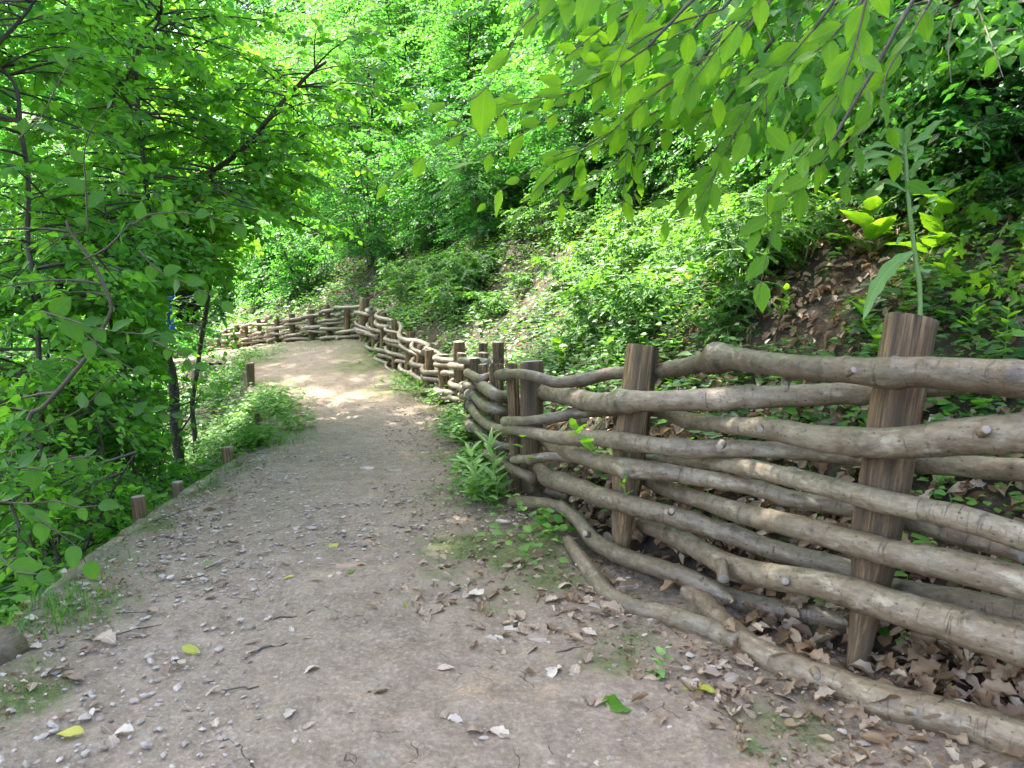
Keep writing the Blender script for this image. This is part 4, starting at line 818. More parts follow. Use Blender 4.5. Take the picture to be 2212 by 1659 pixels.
# overhanging tree at the upper right
elm = root('overhanging_tree', 'tree on the bank hanging toothed pointed leaves low over the fence', 'tree', (3.3, 3.3, hz(3.3, 3.3)))
twig_obj([(3.3, 3.3, hz(3.3, 3.3)-.2), (3.2, 3.4, 2.9), (3.0, 3.5, 4.0), (2.9, 3.6, 5.2)], .10, .05, elm, M_TRUNK, 'trunk', 10)
LB = [([(1330, -60, 2.5), (1240, -20, 2.2), (1197, 0), (1129, 58), (1093, 126), (1051, 187), (1016, 216), (961, 226)], 2.0, 118, 9, 1), ([(1500, 60, 3), (1380, 110), (1261, 161), (1100, 239), (1051, 277), (987, 293), (939, 316), (893, 355), (835, 400)], 2.7, 66, 17, 2),
  ([(1560, 20), (1422, 64), (1300, 150), (1197, 245), (1097, 309), (1035, 345), (985, 375)], 2.6, 72, 15, 3), ([(1560, 130), (1426, 193), (1293, 306), (1164, 364), (1100, 400), (1048, 440)], 2.6, 66, 13, 3), ([(1420, 240), (1277, 306), (1213, 355), (1164, 403), (1125, 450)], 2.8, 62, 10, 2),
  ([(1560, 230), (1480, 260), (1426, 290), (1390, 313), (1340, 366)], 3.0, 62, 8, 2), ([(1880, -40), (1849, 89), (1820, 178), (1802, 234), (1763, 302), (1700, 370)], 2.1, 80, 9, 2), ([(1850, 20), (1781, 96), (1692, 167), (1646, 220), (1615, 290)], 2.3, 78, 9, 3),
  ([(1700, -60), (1639, 0), (1570, 80), (1511, 156), (1474, 205)], 2.3, 80, 9, 3), ([(1760, 60), (1675, 160), (1620, 240), (1580, 300), (1530, 400), (1495, 445)], 2.6, 72, 11, 3), ([(2000, 20), (1959, 89), (1916, 156), (1888, 256), (1800, 330), (1740, 400), (1690, 480)], 2.6, 72, 11, 3),
  ([(1450, -40), (1380, 10), (1300, 60), (1240, 110), (1180, 150)], 2.3, 78, 9, 2), ([(1800, 300), (1750, 380), (1700, 430), (1660, 470), (1640, 500)], 2.4, 84, 8, 1), ([(1500, 200), (1400, 280), (1330, 360), (1270, 420)], 2.9, 60, 10, 2), ([(1650, 250), (1560, 340), (1480, 430), (1440, 480)], 2.9, 58, 10, 2), ([(1400, 100), (1300, 170), (1230, 200), (1150, 220), (1080, 230)], 2.5, 64, 12, 3)]
for pts, Y, lp, n, tw in [(a_, b_, c_*1.12, int(d_*1.15), e_) for a_, b_, c_, d_, e_ in LB]:
    p0 = at(pts[0][0], pts[0][1], pts[0][2] if len(pts[0]) > 2 else Y); lim = np.array([(3.0, 3.5, 3.9), (np.array([3.0, 3.5, 3.9])+p0)/2+np.array([0, 0, .35]), p0])
    twig_obj(lim, .018, .005, elm, M_TRUNK, 'branch', 6)
    NL_ = globals().get('NL_', 0)+leafy_branch(elm, pts, Y, lp, n, 'elm', M_BRANCHLEAF, ro, r0=.0032, r1=.0012, hang=.35, facing=1.3, ang=(.25, .85), twigs=tw, lo=.02, curl=.10)

# the mass of its leaves further back
anch = []
for (a, b, Y) in [(1350, -60, 3.4), (1500, -40, 3.2), (1650, -80, 3.4), (1800, -60, 3.0), (1950, -60, 3.2), (2100, 0, 3.2), (1600, 60, 3.8), (1750, 100, 3.6), (1900, 160, 3.6), (1450, 40, 3.8), (2050, 180, 3.4), (1300, -40, 3.6), (2220, 60, 3.0), (2250, 200, 3.2)]:
    anch.append(at(a, b, Y))
anch = np.array(anch); allb = []
for k in range(7):
    P, Ln = side_branches(ro, anch, 26, .4, .9, (-2.0, .45), (-.55, .0), .3); allb.append((P, Ln))
P = np.vstack([a for a, b in allb]); Ln = np.concatenate([b for a, b in allb])
pos, d, n, sz, tw = spray_leaves(ro, P, Ln, 5, .072, .45, twig=.24, nl=6, start=.1)
d = nrm(d+np.array([-.35, -.1, -.45])); 
qd = pos-np.array([0, 0, CAM_H]); cy_ = qd[:, 1]*math.cos(PITCH)-qd[:, 2]*math.sin(PITCH); cz_ = qd[:, 1]*math.sin(PITCH)+qd[:, 2]*math.cos(PITCH)
ppx = 1106+FPX*qd[:, 0]/cy_; ppy = 829.5-FPX*cz_/cy_; lim_ = np.interp(ppx, [1000, 1200, 1350, 1500, 1700, 1800, 1860, 1950, 2212], [-20, 80, 200, 270, 340, 330, 230, 150, 110])+ro.normal(0, 25, len(pos))
k_ = (ppy < lim_) & (ro.random(len(pos)) < .95); pos, d, n, sz = pos[k_], d[k_], n[k_], sz[k_]
q2 = P[:, 4]-np.array([0, 0, CAM_H]); cc = q2[:, 1]*math.cos(PITCH)-q2[:, 2]*math.sin(PITCH); qx = 1106+FPX*q2[:, 0]/cc; qy = 829.5-FPX*(q2[:, 1]*math.sin(PITCH)+q2[:, 2]*math.cos(PITCH))/cc
kb = qy < np.interp(qx, [1000, 1200, 1350, 1500, 1700, 1800, 1860, 1950, 2212], [-20, 80, 200, 270, 340, 330, 230, 150, 110]); P, Ln = P[kb], Ln[kb]
V, F, bk = tubes(np.vstack([P]), np.linspace(1, .3, 6)[None]*(.003+.003*Ln)[:, None], 4); put(tag(mk('branch', V, [F], M_TWIG, attrs={'bark': bk, 'knot': np.zeros(len(V))}), kind='stuff'), elm)
V, F, A = scatter(MID, pos, d, n, sz, np.clip(ro.normal(.5, .25, len(pos)), 0, 1), ro.uniform(.75, 1.0, len(pos))); put(tag(mk('crown', V, [F], M_NEARLEAF, attrs=A), kind='stuff'), elm)

# ---------------------------------------------------------------- plants on the bank
def strip(curve, w, parent, mat, name='leaf', nup=(0, 0, 1), wav=.0, seed=0):
    Q = catmull(np.asarray(curve, float), 6); T = nrm(np.gradient(Q, axis=0)); N_ = nrm(np.array(nup)-T*np.sum(np.array(nup)*T, 1, keepdims=True)); S_ = np.cross(T, N_)
    t = np.linspace(0, 1, len(Q)); ww = w*np.sin(PI*np.clip(.06+.94*t, 0, 1)**.9)**.75*(1+.15*np.sin(t*26+seed)); ww[-1] = w*.02
    u = np.array([-1, -.5, 0, .5, 1]); V = Q[:, None]+S_[:, None]*(ww[:, None]*u)[..., None]+N_[:, None]*(ww[:, None]*(.35*np.abs(u)+wav*np.sin(t*15+seed)[:, None]*u))[..., None]
    i = (np.arange(len(Q)-1)[:, None]*5+np.arange(4)[None]).ravel(); F = np.stack([i, i+1, i+6, i+5], 1)
    luv = np.stack([(ww[:, None]/max(w, 1e-6)*.2*u), np.repeat(t[:, None], 5, 1), np.zeros((len(Q), 5))], -1).reshape(-1, 3)
    o = mk(name, V.reshape(-1, 3), [F], mat, attrs={'luv': luv, 'tint': np.full(len(V.reshape(-1, 3)), .6)}); return put(o, parent)
def zp5(zx, zy): return (1645.6+zx*.3307, 219.4+zy*.3307)
hb = hit(1990, 662, 2.3); YW = float(np.clip(hb[1], 2.35, 2.9)); wb = at(1990, 672, YW); wb[2] = min(wb[2], hz(wb[0], wb[1]))
weed = root('tall_weed', 'tall pale green weed with drooping long leaves rising behind the nearest post', 'plant', wb)
twig_obj([wb]+[at(*zp5(a, b), YW) for a, b in [(1035, 1330), (1000, 1000), (960, 650), (945, 430), (935, 320), (932, 280)]], px2m(6.5, YW), px2m(4, YW), weed, M_STEM, 'stem', 8)
for k, (pts, w) in enumerate([(((930, 400), (800, 345), (680, 370), (560, 450)), 30), (((930, 340), (800, 285), (720, 300), (640, 340)), 22), (((935, 480), (800, 400), (700, 420), (610, 450)), 34), (((945, 590), (830, 530), (760, 540), (715, 565)), 22), (((930, 300), (850, 215), (800, 210), (770, 250)), 34), (((930, 310), (900, 210), (865, 165)), 26),
   (((945, 290), (1060, 230), (1120, 160), (1185, 118)), 26), (((940, 300), (965, 170), (1020, 130), (1058, 65)), 22), (((955, 310), (1020, 310), (1000, 395)), 34), (((970, 500), (1020, 420), (1110, 370)), 30), (((990, 980), (850, 1080), (740, 1230), (660, 1430)), 44), (((965, 740), (1005, 700), (1030, 675)), 18), (((950, 895), (905, 895), (880, 942)), 16), (((995, 1060), (1060, 1110), (1112, 1098)), 18),
   (((935, 330), (880, 290), (820, 300)), 26), (((940, 290), (950, 210), (975, 140)), 24), (((970, 850), (1000, 800), (1010, 790)), 14), (((975, 1060), (900, 1040), (850, 1040)), 8)]):
    dd = ro.uniform(-.08, .08); cv = [at(*zp5(a, b), YW+dd*i/(len(pts)-1)) for i, (a, b) in enumerate(pts)]; strip(cv, px2m(w*.3307, YW), weed, M_PALE, 'leaf', (-.1, -.8, .7), .25, k)
def plant(name, label, cat, px, py, hpx, nl, lpx, kind, mat, rng, lean=(0, 0), y0=1.0, group=None, stem=True, elev=(.1, .8), pairs=True, Yfix=None):
    b = hit(px, py, y0) if Yfix is None else at(px, py, Yfix); r = root(name, label, cat, b, group); Y = b[1]; h = hpx*Y/FPX
    top = b+np.array([lean[0]*h, lean[1]*h, h]); mid_ = (b+top)/2+np.array([lean[0]*h*.2, 0, 0]); P = catmull(np.array([b-[0, 0, .02], mid_, top]), 6)
    if stem: twig_obj(np.array([b-[0, 0, .02], mid_, top]), max(.0015, h*.010), max(.001, h*.006), r, M_STEM, 'stem', 5)
    for k in range(nl):
        f = .12+.88*(k/(nl-1) if nl > 1 else 1); p = P[int(f*(len(P)-1))]; a = k*2.4+rng.uniform(-.4, .4); e = rng.uniform(*elev)+f*.4
        d = np.array([math.cos(a)*math.cos(e), math.sin(a)*math.cos(e), math.sin(e)]); nn = np.array([-d[0]*.5, -d[1]*.5, 1.0])+rng.normal(0, .15, 3)
        leaf_obj(leaf_mesh(kind, int(rng.integers(3)), mat, curl=.28), r, p, d, nn, lpx*Y/FPX*rng.uniform(.7, 1.15)*(1.1-.35*f))
    return r
for (px, py, hp, nl, lp, kind, lab) in [(2100, 745, 70, 12, 52, 'lance', 'young leafy weed standing just behind the top rail, beside the nearest post'), (2172, 755, 90, 14, 46, 'elm', 'upright young weed with pale stem near the edge of the view, above the top rail'),
   (1905, 790, 70, 9, 62, 'nettle', 'broad-leaved seedling sprouting just in front of the top rail beside the nearest post'), (1870, 720, 60, 8, 55, 'nettle', 'toothed green weed low on the bank beside the nearest post'), (2000, 570, 150, 12, 80, 'nettle', 'dark green nettle standing behind the tall pale weed'), (1880, 560, 120, 9, 85, 'nettle', 'dark broad-leaved weed in the shade beside the tall pale weed'),
   (1215, 800, 60, 8, 48, 'nettle', 'bright seedling with broad leaves growing behind the dark split post'), (1545, 560, 60, 7, 40, 'nettle', 'bright green weed standing alone on the middle of the bank'), (1690, 690, 60, 8, 40, 'elm', 'small bright weed among dead leaves on the bank'), (1480, 640, 60, 8, 34, 'elm', 'small weed among the bright low plants of the bank'), (1600, 660, 50, 8, 34, 'elm', 'small weed beside a patch of dead leaves on the bank'),
   (2120, 690, 50, 8, 40, 'nettle', 'low weed on the bank behind the pair of young weeds'), (1790, 480, 60, 7, 50, 'nettle', 'dark weed under the hanging leaves'), (2040, 620, 60, 8, 46, 'elm', 'low weed at the foot of the tall pale weed'), (1740, 910, 40, 6, 40, 'nettle', 'seedling showing in the gap under the second rail'), (1860, 900, 45, 6, 48, 'nettle', 'seedling with paired heart-shaped leaves between two upper rails')]:
    plant('weed', lab, 'plant', px, py, hp, nl, lp, kind, M_HERBI if 'M_HERBI' in globals() else M_BRANCHLEAF, ro, (ro.uniform(-.2, .2), ro.uniform(-.1, .1)), 2.0)
plant('lance_leaved_weed', 'clump of bright narrow-leaved weed standing at the fence corner', 'plant', 1078, 1085, 150, 22, 62, 'lance', M_PALE, ro, (-.12, 0), 2.5, elev=(.3, 1.0))
plant('lance_leaved_weed', 'second stem of narrow-leaved weed leaning towards the path at the fence corner', 'plant', 1060, 1092, 130, 18, 60, 'lance', M_PALE, ro, (-.35, 0), 2.5, elev=(.2, .9))
plant('lance_leaved_weed', 'short narrow-leaved weed at the foot of the fence corner', 'plant', 1040, 1062, 70, 14, 42, 'lance', M_PALE, ro, (-.2, 0), 2.5, elev=(.2, .9))
plant('green_shoot', 'green shoot with toothed leaves pushing out between the middle rails', 'plant', 1290, 975, 62, 8, 46, 'nettle', M_BRANCHLEAF, ro, (-.9, -.5), Yfix=3.05)
plant('green_shoot', 'heart-shaped leaf on a thin stalk in front of the dark split post', 'plant', 1132, 990, 50, 3, 40, 'nettle', M_BRANCHLEAF, ro, (-.1, -.3), Yfix=3.75)
plant('green_shoot', 'tiny sprig under the cut branch stub', 'plant', 1352, 1062, 30, 4, 20, 'elm', M_BRANCHLEAF, ro, (-.2, -.2), Yfix=2.85)
plant('green_shoot', 'bright sprig lying on the moss in front of the lowest rail', 'plant', 1405, 1465, 70, 9, 32, 'nettle', M_PALE, ro, (.45, .0), elev=(-.1, .5))
# ivy at the right edge
ivy = root('ivy', 'star-leaved climber covering the dark bank at the edge of the view', 'climber', hit(2150, 500, 1.8)); 
for (a, b) in [((2212, 620), (2080, 420)), ((2240, 420), (2090, 230)), ((2200, 760), (2080, 560)), ((2212, 220), (2120, 120)), ((2080, 560), (1960, 470))]:
    q = [hit(a[0]+(b[0]-a[0])*f+ro.uniform(-12, 12), a[1]+(b[1]-a[1])*f+ro.uniform(-12, 12), 1.8)+[0, -.08, .06] for f in np.linspace(0, 1, 6)]; twig_obj(q, .004, .002, ivy, M_TWIG, 'stem', 5)
for k in range(170):
    px = ro.uniform(1990, 2250); py = ro.uniform(90, 700)
    if px < 2080 and (py < 330 or py > 620): continue
    p = hit(px, py, 1.8); off = ro.uniform(.03, .22); nb = nrm(np.array([-.62, -.42, .8])); p = p+nb*off
    d = nrm(np.array([ro.normal(0, .6), ro.normal(0, .3), -.7])); leaf_obj(leaf_mesh('ivy' if k % 3 else 'maple', int(ro.integers(4)), M_BRANCHLEAF), ivy, p, d, nb+ro.normal(0, .3, 3), ro.uniform(.05, .095))

# ---------------------------------------------------------------- low herbs, dead leaves, grass
def bank_points(rng, N, smin, smax, dmax, pw=1.0):
    s = smin+(smax-smin)*rng.random(N)**1.15; d = .06+dmax*rng.random(N)**pw; i = np.interp(s, sF_, np.arange(len(FD))); P = np.stack([np.interp(i, np.arange(len(FD)), FD[:, k]) for k in range(2)], 1)
    T = nrm(np.stack([np.interp(i, np.arange(len(FD)), np.gradient(FD[:, k])) for k in range(2)], 1)); nr_ = np.stack([T[:, 1], -T[:, 0]], 1); P = P+nr_*d[:, None]; return P[:, 0], P[:, 1], d
def rosettes(rng, x, y, z, size, k, h0, h1, tint, cluster=.05):
    m = len(x); a = rng.uniform(0, 2*PI, (m, k)); e = rng.uniform(-.1, .7, (m, k)); hh = (h0+(h1-h0)*rng.random((m, k)))
    off = rng.normal(0, cluster, (m, k, 2)); pos = np.stack([x[:, None]+off[..., 0], y[:, None]+off[..., 1], z[:, None]+hh], -1)
    d = np.stack([np.cos(a)*np.cos(e), np.sin(a)*np.cos(e), np.sin(e)*.6], -1); n = np.stack([-d[..., 0]*.3-.25, -d[..., 1]*.3-.3, 1+0*a], -1)+rng.normal(0, .25, (m, k, 3))
    sz = np.broadcast_to(np.asarray(size)[:, None], (m, k))*rng.uniform(.6, 1.25, (m, k)); tn = np.clip(tint[:, None]+rng.normal(0, .13, (m, k)), 0, 1)
    return scatter(MID, pos.reshape(-1, 3), d.reshape(-1, 3), n.reshape(-1, 3), sz.ravel(), tn.ravel(), rng.uniform(.8, 1.25, m*k))
rh = np.random.default_rng(77); parts = []
bare = [hit(px, py, 2)[:2] for px, py in [(1560, 640), (1640, 600), (1720, 560), (1780, 600), (1850, 640), (1700, 680), (1500, 600), (1800, 700), (1920, 600), (1600, 720), (1400, 560), (1160, 640), (1080, 700)]]
brr = [.16, .17, .2, .2, .2, .16, .14, .16, .17, .13, .25, .35, .4]
for (N, a, b, dm, pw, sz0, k) in [(15000, 2.6, 9.5, 4.5, .9, .048, 6), (15000, 7.5, 16, 6, .9, .062, 6), (10000, 14, 26, 9, .9, .085, 6), (6000, 24, 38, 12, .9, .12, 6)]:
    x, y, d = bank_points(rh, N, a, b, dm, pw); dens = .60+.60*fbm(x*1.6, y*1.6, 91, 3)
    for (c, r) in zip(bare, brr): dens = dens-.5*np.exp(-((x-c[0])**2+(y-c[1])**2)/(r*1.35)**2)
    dens = dens-.55*(d < .55)*(y < 6); dens = np.where(y > 13, dens+.3, dens)
    kp = rh.random(N) < dens; x, y, d = x[kp], y[kp], d[kp]; z = height(x, y); tn = np.clip(.45+.5*fbm(x*.8, y*.8, 95, 2)+rh.normal(0, .15, len(x)), 0, 1)
    hh = np.where(rh.random(len(x)) < .2, .12, .05); parts.append(rosettes(rh, x, y, z, sz0*rh.uniform(.6, 1.3, len(x)), k, .01, .11, tn, .05 if sz0 < .05 else .12))
N = 900; x, y, d = bank_points(rh, N, 3.4, 17, 5.5, .9); kp = (rh.random(N) < .55+.6*fbm(x*.9, y*.9, 191, 2)) & (d > .45); x, y = x[kp], y[kp]; z = height(x, y)
for lv, (h0, h1, sz_, k_) in enumerate([(.02, .12, .085, 6), (.10, .22, .075, 6), (.2, .34, .055, 5)]):
    m_ = rh.random(len(x)) < (1 if lv < 2 else .6); parts.append(rosettes(rh, x[m_], y[m_], z[m_], sz_*rh.uniform(.6, 1.25, m_.sum()), k_, h0, h1, np.clip(rh.normal(.55, .25, m_.sum()), 0, 1), .055))
V, F, A = join(parts); tag(mk('ground_cover', V, [F], M_HERB, attrs=A), 'low fresh green herbs spreading over the bank', 'undergrowth', kind='stuff')
parts = []   # left verge and falling ground
for (N, lo, hi, dm, sz0) in [(5000, 2.0, 9, 2.2, .045), (5000, 7, 20, 5, .075)]:
    y = rh.uniform(lo, hi, N); i = np.interp(y, LD[:, 1], np.arange(len(LD))); xl = np.interp(i, np.arange(len(LD)), LD[:, 0]); d = .05+dm*rh.random(N); x = xl-d
    kp = rh.random(N) < .75+.3*fbm(x*2, y*2, 55, 2)-.6*(d < .2); x, y = x[kp], y[kp]; z = height(x, y); parts.append(rosettes(rh, x, y, z, sz0*rh.uniform(.6, 1.3, len(x)), 6, .02, .16, np.clip(.6+.4*fbm(x, y, 96, 2), 0, 1), .07))
for (px, py, r, N) in [(570, 870, .3, 110), (530, 930, .28, 260), (585, 900, .2, 90), (495, 955, .2, 200), (470, 990, .15, 120), (550, 965, .12, 90), (640, 930, .10, 30), (480, 830, .5, 200), (520, 800, .4, 140), (1000, 910, .12, 60), (985, 930, .12, 50), (880, 830, .25, 60), (1040, 1010, .10, 40), (960, 870, .15, 40), (1000, 950, .12, 70), (1030, 1020, .08, 50), (1050, 1080, .06, 36), (1010, 1060, .12, 26), (1120, 1180, .16, 7), (1195, 1165, .04, 9), (900, 850, .2, 40), (830, 760, .3, 40)]:
    c = hit(px, py, 2); x = c[0]+rh.normal(0, r*.6, N); y = c[1]+rh.normal(0, r*1.1, N); z = height(x, y); parts.append(rosettes(rh, x, y, z, .052*rh.uniform(.6, 1.3, N), 6, .01, .15, np.clip(rh.normal(.92, .12, N), 0, 1), .05))
V, F, A = join(parts); tag(mk('undergrowth', V, [F], M_HERB, attrs=A), 'bright low weeds along the open edge of the path', 'undergrowth', kind='stuff')
# grass
GR = tpl_grass(); parts = []
for (px, py, r, N, L_) in [(120, 1325, .13, 420, .10), (60, 1300, .12, 380, .12), (190, 1330, .10, 160, .07), (240, 1195, .07, 90, .06), (290, 1150, .07, 110, .06), (340, 1110, .08, 120, .06), (390, 1080, .09, 120, .06), (450, 1045, .1, 150, .07), (505, 1010, .12, 200, .08), (150, 1260, .07, 100, .06), (20, 1560, .07, 120, .04), (60, 1540, .06, 60, .03), (30, 1270, .1, 260, .12), (560, 900, .28, 700, .13), (600, 960, .22, 400, .11), (565, 850, .3, 300, .12), (500, 960, .2, 260, .12), (570, 880, .2, 300, .12), (1030, 980, .12, 200, .08), (1040, 1050, .09, 140, .06), (990, 940, .12, 160, .09), (1075, 1110, .08, 80, .05), (420, 1055, .08, 80, .07), (600, 860, .25, 140, .09), (1000, 900, .2, 160, .12), (1190, 1150, .06, 50, .05), (700, 745, .5, 200, .14), (570, 770, .4, 200, .14)]:
    c = hit(px, py, 1.5); x = c[0]+rh.normal(0, r*.7, N); y = c[1]+rh.normal(0, r*1.2, N); z = height(x, y); a = rh.uniform(0, 6.28, N); l = rh.uniform(.1, .7, N)
    d = np.stack([np.cos(a)*l, np.sin(a)*l, 1+0*a], 1); n = np.stack([-np.cos(a), -np.sin(a), l], 1); parts.append(scatter(GR, np.stack([x, y, z], 1), d, n, L_*rh.uniform(.5, 1.2, N), np.clip(rh.normal(.55, .25, N), 0, 1)))
N = 2600; x, y, d = bank_points(rh, N, 4, 22, 3.5); z = height(x, y); a = rh.uniform(0, 6.28, N); l = rh.uniform(.2, 1.0, N)
parts.append(scatter(GR, np.stack([x, y, z], 1), np.stack([np.cos(a)*l, np.sin(a)*l, 1+0*a], 1), np.stack([-np.cos(a), -np.sin(a), l], 1), rh.uniform(.08, .22, N), np.clip(rh.normal(.5, .25, N), 0, 1)))
for (px, py, r, N) in [(1020, 1180, .20, 1300), (1120, 1190, .2, 1500), (1180, 1250, .14, 700), (960, 1235, .14, 300), (1320, 1430, .08, 350), (1345, 1390, .07, 300), (1700, 1570, .08, 350), (1610, 1625, .06, 250), (1240, 1440, .07, 150), (1010, 1070, .25, 700), (330, 1120, .06, 300), (430, 1062, .08, 300), (1080, 1300, .12, 250), (30, 1500, .08, 300), (1260, 1300, .08, 200)]:
    c = hit(px, py, 1.2); x = c[0]+rh.normal(0, r*.8, N); y = c[1]+rh.normal(0, r*1.3, N); kp = fbm(x*9, y*9, 15, 2) > -.25; x, y = x[kp], y[kp]; N = len(x); z = height(x, y)+.004; a = rh.uniform(0, 6.28, N); l = rh.uniform(.2, 1.3, N)
    parts.append(scatter(tpl_grass(1), np.stack([x, y, z], 1), np.stack([np.cos(a)*l, np.sin(a)*l, 1+0*a], 1), np.stack([-np.cos(a), -np.sin(a), l], 1), .019*rh.uniform(.5, 1.3, N), np.clip(rh.normal(.45, .2, N), 0, 1), np.full(N, 5.)))
V, F, A = join(parts); tag(mk('grass', V, [F], M_HERB, attrs=A), 'thin tufts of grass along the path edges and bank', 'grass', kind='stuff')
# leaf litter as a mass
OAK6 = [tpl_leaf('oak', 8, s, .18, .3) for s in range(4)]+[tpl_leaf('elm', 7, s+9, .25, .35) for s in range(2)]; parts = []
def litter(x, y, size, tpls, rng, lift=.012):
    z = height(x, y)+.008+rng.random(len(x))*lift; m = len(x); a = rng.uniform(0, 6.28, m); d = np.stack([np.cos(a), np.sin(a), rng.normal(0, .28, m)], 1)
    e = .05; gxn = (height(x+e, y)-height(x-e, y))/(2*e); gyn = (height(x, y+e)-height(x, y-e))/(2*e); n = np.stack([-gxn, -gyn, 1+0*gxn], 1)+rng.normal(0, .38, (m, 3))
    d[:, 2] += gxn*d[:, 0]+gyn*d[:, 1]; k = rng.integers(0, len(tpls), m); out = []
    for j, t in enumerate(tpls):
        q = k == j
        if q.any(): out.append(scatter(t, np.stack([x, y, z], 1)[q], d[q], n[q], size*rng.uniform(.55, 1.2, q.sum()), np.clip(rng.normal(.45, .28, q.sum()), 0, 1)))
    return out
x, y, d = bank_points(rh, 4200, 2.2, 10, 2.6); parts += litter(x, y, .06, OAK6, rh, .04)
for (c, r) in zip(bare, brr):
    N = 42; parts += litter(c[0]+rh.normal(0, r*1.3, N), c[1]+rh.normal(0, r*1.3, N), .055, OAK6, rh, .04)
x, y, d = bank_points(rh, 650, 2.4, 6.8, .75); parts += [(V_, F_, dict(A_, tint=np.clip(A_['tint']*.7+.3, 0, 1))) for V_, F_, A_ in litter(x, y, .085, OAK6, rh, .07)]
x, y, d = bank_points(rh, 900, 2.6, 6.5, .5); parts += litter(x, y, .08, OAK6, rh, .06)
x, y, d = bank_points(rh, 6000, 9, 30, 7); parts += litter(x, y, .10, [MID], rh)
for (px, py, r, N) in [(960, 1275, .13, 40), (920, 1290, .12, 24), (1090, 1370, .10, 26), (1210, 1330, .10, 26), (1340, 1300, .08, 20), (1160, 1250, .12, 20), (1020, 1330, .12, 16), (1440, 1430, .15, 20), (1250, 1290, .1, 20), (1530, 1480, .12, 20), (1640, 1540, .1, 16), (1900, 1600, .15, 30), (2050, 1640, .12, 20), (1180, 1130, .12, 24), (1060, 1210, .2, 16), (300, 1110, .12, 10), (150, 1280, .12, 12), (420, 1090, .14, 10)]:
    c = hit(px, py, 1.2); parts += [(V_, F_, dict(A_, tint=np.clip(A_['tint']*.6+.42, 0, 1))) for V_, F_, A_ in litter(c[0]+rh.normal(0, r, N), c[1]+rh.normal(0, r*1.3, N), .05, OAK6, rh, .01)]
for (px, py) in [(1750, 1405), (1850, 1450), (1950, 1485), (2050, 1510), (2150, 1545), (1650, 1365), (1500, 1255), (1400, 1205), (1320, 1170), (1250, 1130), (2000, 1440), (2120, 1480), (2200, 1500), (1580, 1300)]:
    c = hit(px, py, 1.5); parts += [(V_, F_, dict(A_, tint=np.clip(A_['tint']*.7+.28, 0, 1))) for V_, F_, A_ in litter(c[0]+rh.normal(0, .09, 26), c[1]+rh.normal(0, .13, 26), .078, OAK6, rh, .05)]
yv = 1.3*np.exp(rh.random(5200)*math.log(9/1.3)); Fv = np.interp(yv, FD[:, 1], FD[:, 0]); Lv = np.interp(yv, LD[:, 1], LD[:, 0]); sd_ = rh.random(5200) < .72
xv = np.where(sd_, Fv-.02-.75*rh.random(5200)**1.3, Lv+.02+.4*rh.random(5200)**1.4); parts += litter(xv, yv, .020, [MID, tpl_leaf('oak', 5, 3, .2, .3)], rh, .004)
V, F, A = join(parts); tag(mk('leaf_litter', V, [F], M_DEAD, attrs=A), 'brown dead leaves strewn over the bank and fence foot', 'dead leaves', kind='stuff')

# ---------------------------------------------------------------- stones of the path
def stone(seed, sub, flat=.42):
    import bmesh
    bm = bmesh.new(); bmesh.ops.create_icosphere(bm, subdivisions=sub, radius=.5); rs = np.random.default_rng(seed); V = np.array([v.co[:] for v in bm.verts]); F = np.array([[v.index for v in f.verts] for f in bm.faces]); bm.free()
    for k in range(5):    # facets
        a = nrm(rs.normal(0, 1, 3)); c = rs.uniform(.24, .40); q = V@a; V = V-np.outer(np.maximum(q-c, 0), a)
    V = V*np.array([1, rs.uniform(.55, .95), flat*rs.uniform(.6, 1.1)]); return V+rs.normal(0, .012, V.shape), F
M_STONE = flat_mat('pale_path_stones', (.21, .172, .145), (.48, .42, .37), 30, .8, .004); M_STONES = flat_mat('path_gravel', (.15, .116, .092), (.42, .36, .315), 60, .85, .003, False)
st1 = [stone(s, 1) for s in range(6)]; parts = []
N = 12500; y = 1.15*np.exp(rh.random(N)*math.log(8.5/1.15)); fx = rh.random(N); Lx = np.interp(y, LD[:, 1], LD[:, 0]); Fx = np.interp(y, FD[:, 1], FD[:, 0]); x = Lx+.02+(Fx-Lx-.02)*fx
kp = rh.random(N) < np.clip(.70+.5*fbm(x*2.2, y*2.2, 61, 2)-.55*(fx > .72), .12, 1); x, y = x[kp], y[kp]; z = height(x, y)
for j, (T, F) in enumerate([stone(20+s, 0 if False else 1) for s in range(3)]):
    q = np.arange(len(x)) % 3 == j; m = q.sum(); a = rh.uniform(0, 6.28, m); S = np.clip(rh.lognormal(-4.42, .5, m), .005, .034)*(1+.10*y[q]); d = np.stack([np.cos(a), np.sin(a), rh.normal(0, .12, m)], 1); n = np.array([0, 0, 1.])+rh.normal(0, .16, (m, 3))
    V, FF, A = scatter((T, F, T*0), np.stack([x[q], y[q], z[q]+S*.06+.004], 1), d, n, S, rh.random(m)); parts.append((V, FF, {'tint': A['tint']}))
V, F, A = join(parts); tag(mk('gravel', V, [F], M_STONES, path, attrs=A, smooth=False), kind='stuff')
SM = [mk('pebble', T, [F], M_STONE, smooth=False).data for T, F in [stone(50+s, 1, .36) for s in range(8)]]
for o in [o for o in C.objects if o.name.startswith('pebble')]: bpy.data.objects.remove(o)
N = 190; y = 1.4*np.exp(rh.random(N)*math.log(4.6/1.4)); Lx = np.interp(y, LD[:, 1], LD[:, 0]); Fx = np.interp(y, FD[:, 1], FD[:, 0]); x = Lx+.1+(Fx-Lx-.4)*rh.random(N)**1.25; z = height(x, y)
